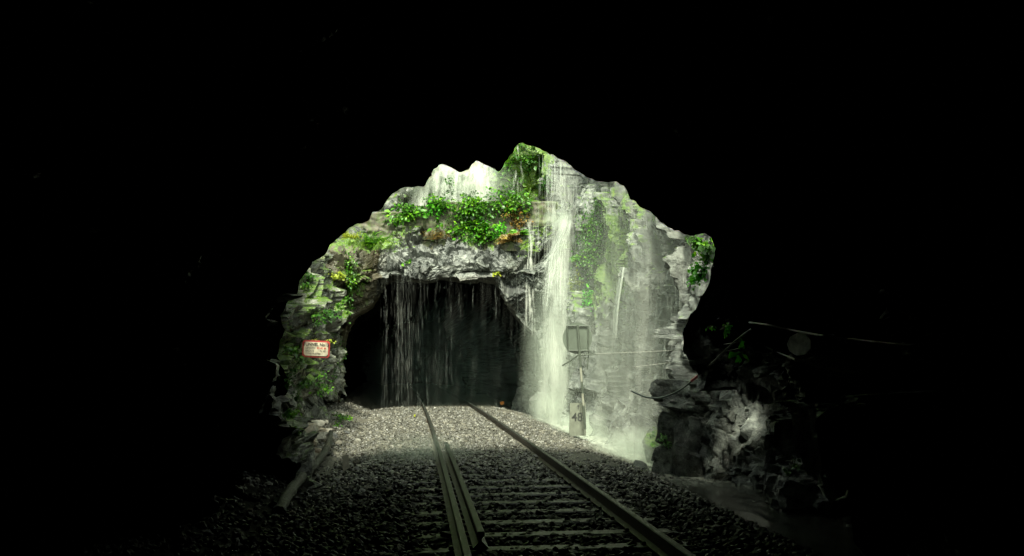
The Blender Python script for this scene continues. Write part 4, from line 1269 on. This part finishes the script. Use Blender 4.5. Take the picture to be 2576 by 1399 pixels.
def clump(px, py, wpx, hpx, n, size, mat, name, label, cat='plant', group=None, seed=0, hang=.5, names=None, narrow=1.0, depth=.22, stems=5, d=None):
    """leafy plant: leaves gathered in uneven sprays over an area of the rock it grows on"""
    r = np.random.default_rng(seed + 1000)
    h = hit(px, py, names)
    if d is None:
        p0, nrm = h
    else:
        p0, nrm = at(px, py, d), np.array([0, -1., 0])
    k = p0[1] / FPX
    w, hh = wpx * k / 2, hpx * k / 2
    root = empty(name, p0)
    tag(root, label, cat, group)
    nrm = nrm / np.linalg.norm(nrm)
    nrm = nrm + np.array([0, -.6, .15]); nrm /= np.linalg.norm(nrm)
    # sprays
    ns = max(4, int(n / 26))
    ang = r.uniform(0, 2 * math.pi, ns); rad = np.sqrt(r.random(ns))
    sc = np.stack([w * rad * np.cos(ang), np.zeros(ns), hh * rad * np.sin(ang)], 1) + nrm * r.uniform(.0, depth, (ns, 1))
    if d is None:           # every spray roots where the rock really is
        for q in range(ns):
            g = hit(px + sc[q, 0] / k, py - sc[q, 2] / k, names)
            if g is not None and abs(g[0][1] - p0[1]) < 2.2:
                m_ = g[1] / np.linalg.norm(g[1])
                sc[q] = g[0] - p0 + m_ * r.uniform(.0, depth) + np.array([0, -.03, 0])
    which = r.integers(0, ns, n)
    sig = np.array([w, depth, hh]) * 0.22
    P = sc[which] + r.normal(size=(n, 3)) * sig
    P += nrm * .04
    D = (P - sc[which]) * 2 + nrm * .22 + np.array([0, 0, -hang * .3]) + r.normal(size=(n, 3)) * .16
    s = size * np.clip(r.lognormal(-.12, .38, n), .4, 1.9)
    V, F = leaves_mesh(P, D, s, r, narrow)
    tone = r.random(ns)
    sh = np.clip(tone[which] * .55 + r.random(n) * .5, 0, 1) ** 1.4
    mesh_obj('leaves', V, F, M[mat], root, attrs={'shade': np.repeat(sh, 8)})
    Vs, Fs, o_ = [], [], 0
    for q in range(min(stems, ns)):
        e = sc[q]
        v, f = tube(spline([-nrm * .08, e * .5 + nrm * .05 + np.array([0, 0, .03]), e], 8), np.linspace(.008, .003, 9), 5)
        Vs.append(v); Fs.append(f + o_); o_ += len(v)
    mesh_obj('stems', np.concatenate(Vs), np.concatenate(Fs), M['stem'], root)
    return root
def blades(px, py, wpx, hpx, n, mat, name, label, cat='plant', seed=0, names=None, droop=.6, width=.010, group=None, d=None):
    """tuft of arching blades"""
    r = np.random.default_rng(seed + 2000)
    if d is None: p0, nrm = hit(px, py, names)
    else: p0, nrm = at(px, py, d), np.array([0, -1., 0])
    k = p0[1] / FPX
    w, hh = wpx * k / 2, hpx * k
    root = empty(name, p0 - np.array([0, 0, hh * .3])); tag(root, label, cat, group)
    b = np.stack([r.normal(0, w * .45, n), -r.random(n) * .1, r.normal(0, hh * .12, n)], 1)
    dr = np.stack([r.normal(0, .5, n) + b[:, 0] / w * .5, -r.random(n) * .7, r.uniform(.4, 1.0, n)], 1)
    dr /= np.linalg.norm(dr, axis=1, keepdims=True)
    L_ = hh * r.uniform(.45, 1.0, n)[:, None]
    side = np.cross(dr, r.normal(size=(n, 3))); side /= np.linalg.norm(side, axis=1, keepdims=True)
    rows = []
    for s, wd in ((0, .7), (.35, 1.0), (.7, .75), (1.0, .08)):
        c = b + dr * L_ * s - np.array([0, 0, 1]) * L_ * droop * s * s
        c[:, 1] -= .02
        rows += [c - side * width * wd, c + side * width * wd]
    V = np.stack(rows, 1)
    f = np.array([(0, 1, 3, 2), (2, 3, 5, 4), (4, 5, 7, 6)])
    F = (f[None] + (np.arange(n) * 8)[:, None, None]).reshape(-1, 4)
    mesh_obj('blades', V.reshape(-1, 3), F, M[mat], root, attrs={'shade': np.repeat(r.random(n), 8)})
    return root
def fern(px, py, lpx, nf, mat, name, label, seed=0, spread=1.0, names=None, cat='fern', d=None):
    """fronds arching from one root, each a rib with paired leaflets"""
    r = np.random.default_rng(seed + 3000)
    if d is None: p0, nrm = hit(px, py, names)
    else: p0 = at(px, py, d)
    k = p0[1] / FPX
    L_ = lpx * k
    root = empty(name, p0); tag(root, label, cat)
    for q in range(nf):
        a = r.uniform(-1.4, 1.4) * spread
        dirx = np.array([math.sin(a), -r.uniform(.3, .9), math.cos(a) * .8 + .15])
        l = L_ * r.uniform(.7, 1.1)
        s = np.linspace(0, 1, 15)[:, None]
        pts = dirx * l * s - np.array([0, 0, 1]) * l * .75 * s ** 2
        v, f = tube(pts, np.linspace(.006, .002, 15), 5)
        T = np.gradient(pts, axis=0); T /= np.linalg.norm(T, axis=1, keepdims=True)
        S = np.cross(T, [0, -.7, .7]); S /= np.linalg.norm(S, axis=1, keepdims=True)
        P = np.concatenate([pts[1:], pts[1:]]); D = np.concatenate([S[1:] + T[1:] * .5, -S[1:] + T[1:] * .5])
        sz = np.tile(l * .34 * np.sin(np.linspace(.35, 1, 14) * math.pi * .93) + .01, 2)
        V, F = leaves_mesh(P, D, sz, r, .55)
        fr = mesh_obj('frond', V, F, M[mat], root, attrs={'shade': np.repeat(np.clip(r.random() * .5 + r.random(len(P)) * .5, 0, 1), 8)})
        mesh_obj('rib', v, f, M['stem'], fr)
    return root

G1 = 'creepers hanging over the parapet'
clump(1018, 538, 92, 46, 420, .11, 'leaf', 'creeper', 'bright creeper spilling over the low left end of the parapet', 'creeper', G1, 1)
clump(1110, 515, 70, 36, 330, .10, 'leaf', 'creeper', 'creeper on the parapet top under the white spray, left of the twiggy shrubs', 'creeper', G1, 2)
clump(1180, 518, 90, 40, 420, .10, 'leaf', 'creeper', 'creeper along the middle of the parapet top', 'creeper', G1, 3)
clump(1268, 512, 110, 56, 620, .11, 'leaf', 'creeper', 'thick creeper heaped over the right end of the parapet', 'creeper', G1, 4)
clump(1150, 562, 90, 40, 330, .11, 'leaf', 'creeper', 'leafy creeper low on the parapet face at centre', 'creeper', G1, 5)
clump(1215, 545, 70, 60, 360, .10, 'leaf_dark', 'creeper', 'darker creeper trailing down the parapet face right of centre', 'creeper', G1, 6)
clump(1195, 585, 85, 46, 380, .11, 'leaf', 'creeper', 'creeper where parapet meets rock brow, above the tunnel mouth', 'creeper', G1, 7)
clump(1290, 555, 60, 60, 220, .09, 'leaf_dry', 'dry_plant', 'brown withered plant low at the right end of the parapet', 'plant', None, 8)
blades(1098, 585, 70, 40, 130, 'leaf_dry', 'dry_grass', 'orange dry grass on the rock brow below the parapet', 'grass', 9)
fern(1285, 605, 42, 7, 'leaf_dry', 'fern', 'yellowing fern on the rock right of the tunnel brow', 10)
fern(1310, 590, 34, 6, 'leaf', 'fern', 'green fern tucked under the right end of the parapet', 11)
clump(1132, 476, 40, 36, 60, .10, 'leaf_dark', 'shrub', 'dark twiggy shrub standing against the white spray', 'shrub', 'twiggy shrubs on the parapet', 12, d=28.9, stems=8)
clump(1180, 492, 50, 20, 80, .09, 'leaf_dark', 'shrub', 'low twiggy shrub on the parapet top right of the dark one', 'shrub', 'twiggy shrubs on the parapet', 13, d=28.8, stems=8)
blades(925, 598, 95, 60, 420, 'leaf', 'grass_clump', 'long arching grass clump on the ledge above left of the tunnel', 'grass', 14)
blades(975, 600, 60, 44, 160, 'leaf', 'grass_clump', 'smaller grass tuft right of the long arching clump', 'grass', 15)
blades(880, 590, 60, 34, 160, 'leaf_yellow', 'grass_clump', 'yellowing grass by the black frame above the left ledges', 'grass', 16)
clump(830, 688, 34, 24, 170, .06, 'leaf_yellow', 'yellow_shrub', 'small bright yellow-green shrub on the left rock wall', 'shrub', None, 17)
clump(886, 690, 34, 100, 420, .06, 'leaf', 'ivy', 'column of ivy hanging on the left rock shoulder', 'ivy', None, 18)
clump(800, 790, 70, 30, 200, .05, 'leaf_dark', 'creeper', 'small creeper on the pale ledges of the left wall', 'creeper', None, 19)
clump(795, 850, 66, 10, 160, .035, 'leaf_yellow', 'grass_lip', 'strip of bright moss growing along the top of the name board', 'moss', None, 20, stems=2, depth=.08)
clump(845, 900, 26, 110, 260, .045, 'leaf_dark', 'ivy', 'dark ivy hanging right of the tunnel name board', 'ivy', None, 21)
clump(760, 935, 80, 50, 240, .045, 'leaf_dark', 'creeper', 'small leaved creeper on the wall below the name board', 'creeper', None, 22)
clump(712, 892, 26, 30, 80, .06, 'leaf', 'leafy_plant', 'bright leafy plant by the black frame left of the name board', 'plant', None, 23)
clump(716, 1015, 26, 34, 110, .05, 'leaf', 'leafy_plant', 'bright leafy plant low on the left mouth of the tunnel', 'plant', None, 24)
blades(738, 1075, 22, 40, 150, 'leaf', 'grass_tuft', 'bright green grass tuft at the left edge of the rubble', 'grass', 25)
clump(855, 1072, 36, 26, 200, .05, 'leaf', 'leafy_plant', 'bright green low plant between rubble and ballast', 'plant', None, 26)
clump(1020, 660, 18, 18, 40, .08, 'leaf', 'leafy_plant', 'small plant alone on the pale rock brow', 'plant', None, 27)
clump(1245, 690, 22, 14, 50, .07, 'leaf_yellow', 'leafy_plant', 'small yellow-green plant at the right edge of the tunnel crown', 'plant', None, 28)
fern(1440, 625, 42, 9, 'leaf', 'fern', 'arching green fern beside the tall waterfall', 29)
fern(1462, 655, 34, 7, 'leaf', 'fern', 'smaller fern below the arching one beside the waterfall', 30)
clump(1490, 615, 74, 140, 1500, .06, 'leaf', 'moss_cushion', 'big soft green cushion of moss on the right cliff', 'moss', None, 31, depth=.15)
clump(1452, 725, 34, 90, 520, .07, 'leaf_yellow', 'moss_cushion', 'yellow-green moss hanging on the rock rib beside the waterfall', 'moss', None, 32, depth=.12)
clump(1480, 755, 34, 70, 320, .07, 'leaf_bright', 'moss_cushion', 'small green moss patch right of the yellow-green rib', 'moss', None, 33, depth=.1)
clump(1497, 520, 26, 36, 90, .08, 'leaf', 'leafy_plant', 'small leafy plant high on the right cliff', 'plant', None, 34)
clump(1322, 385, 46, 70, 420, .10, 'leaf_dark', 'bush', 'dark bush at the very top of the view under the peak', 'bush', None, 35)
clump(1276, 425, 44, 60, 360, .10, 'leaf', 'bush', 'green bush left below the peak on the upper cliff', 'bush', None, 36)
clump(1360, 425, 34, 80, 360, .09, 'leaf_dark', 'bush', 'dark bush left of the upper waterfall', 'bush', None, 37)
clump(1305, 470, 34, 40, 200, .09, 'leaf', 'bush', 'green bush just above the right end of the parapet', 'bush', None, 38)
G2 = 'creepers round the right mouth of the tunnel'
clump(1772, 612, 54, 84, 260, .075, 'leaf', 'creeper', 'bright green creeper hanging at the top right of the tunnel mouth', 'creeper', G2, 39, hang=1, d=12.8)
clump(1730, 595, 24, 20, 80, .05, 'leaf', 'creeper', 'small green creeper on the rock left of the bright one', 'creeper', G2, 40)
clump(1795, 658, 16, 26, 34, .075, 'leaf_bright', 'creeper', 'few bright leaves below the big mouth creeper', 'creeper', G2, 41, hang=1, d=12.75)
clump(1755, 695, 50, 60, 170, .07, 'leaf_bright', 'creeper', 'green creeper on the jutting rock right of the misty cliff', 'creeper', G2, 42, hang=1, d=12.8)
clump(1780, 829, 14, 8, 12, .06, 'leaf_bright', 'hanging_leaves', 'tiny leaf sprig alone in the dark hollow', 'plant', G2, 43, d=wall(1780, 829)[1])
clump(1815, 828, 14, 44, 34, .06, 'leaf_bright', 'hanging_leaves', 'vertical sprig of leaves in the dark right of the hollow', 'plant', G2, 44, hang=1, d=wall(1815, 828)[1])
clump(1857, 862, 14, 16, 16, .075, 'leaf_bright', 'hanging_leaves', 'pair of broad leaves beside the hose in the dark', 'plant', G2, 45, hang=1, d=wall(1857, 862)[1])
clump(1848, 890, 16, 24, 18, .075, 'leaf_bright', 'hanging_leaves', 'bright broad leaves hanging below the pair by the hose', 'plant', G2, 46, hang=1, d=wall(1848, 890)[1])
clump(1668, 1112, 40, 30, 200, .05, 'leaf', 'leafy_plant', 'green plant at the misty foot of the right cliff', 'plant', None, 47)
clump(1990, 1190, 40, 30, 70, .05, 'leaf_dark', 'leafy_plant', 'dark plant low on the right tunnel wall', 'plant', None, 48)

clump(772, 712, 50, 30, 160, .05, 'leaf', 'creeper', 'green creeper on the topmost pale ledges of the left wall', 'creeper', None, 51)
clump(862, 790, 44, 60, 220, .06, 'leaf', 'creeper', 'green creeper below the left shoulder of the far tunnel', 'creeper', None, 52)
clump(800, 965, 70, 50, 240, .05, 'leaf', 'creeper', 'green creeper low on the left wall, well below the name board', 'creeper', None, 53)
clump(1240, 575, 60, 40, 220, .09, 'leaf_bright', 'creeper', 'fresh yellow-green creeper low right on the parapet face', 'creeper', G1, 54)
clump(1085, 535, 60, 30, 180, .09, 'leaf_bright', 'creeper', 'fresh yellow-green creeper left of centre on the parapet face', 'creeper', G1, 55)
# fallen leaves
def fallen(px, py, size, mat, label, seed):
    p = on_g(px, py, .05 + size * .3)
    r = np.random.default_rng(seed)
    V, F = leaves_mesh(np.zeros((1, 3)), np.array([[r.normal(), r.normal() * .3, .5]]), np.array([size]), r, 1.3)
    tag(mesh_obj('fallen_leaf', V, F, M[mat], attrs={'shade': np.full(8, .8)}, loc=p), label, 'leaf')
M['leaf_orange'] = leaf_mat('leaf_orange', (0.5, 0.12, 0.01), (0.75, 0.20, 0.02), (0.85, 0.30, 0.03))
fallen(1260, 1026, .20, 'leaf_orange', 'bright orange leaf lying before the second tunnel', 1)
fallen(1042, 1056, .09, 'leaf_yellow', 'yellow leaf lying on the ballast left of the track', 2)
fallen(1455, 1092, .10, 'leaf_orange', 'orange leaf near the foot of the leaning post', 3)
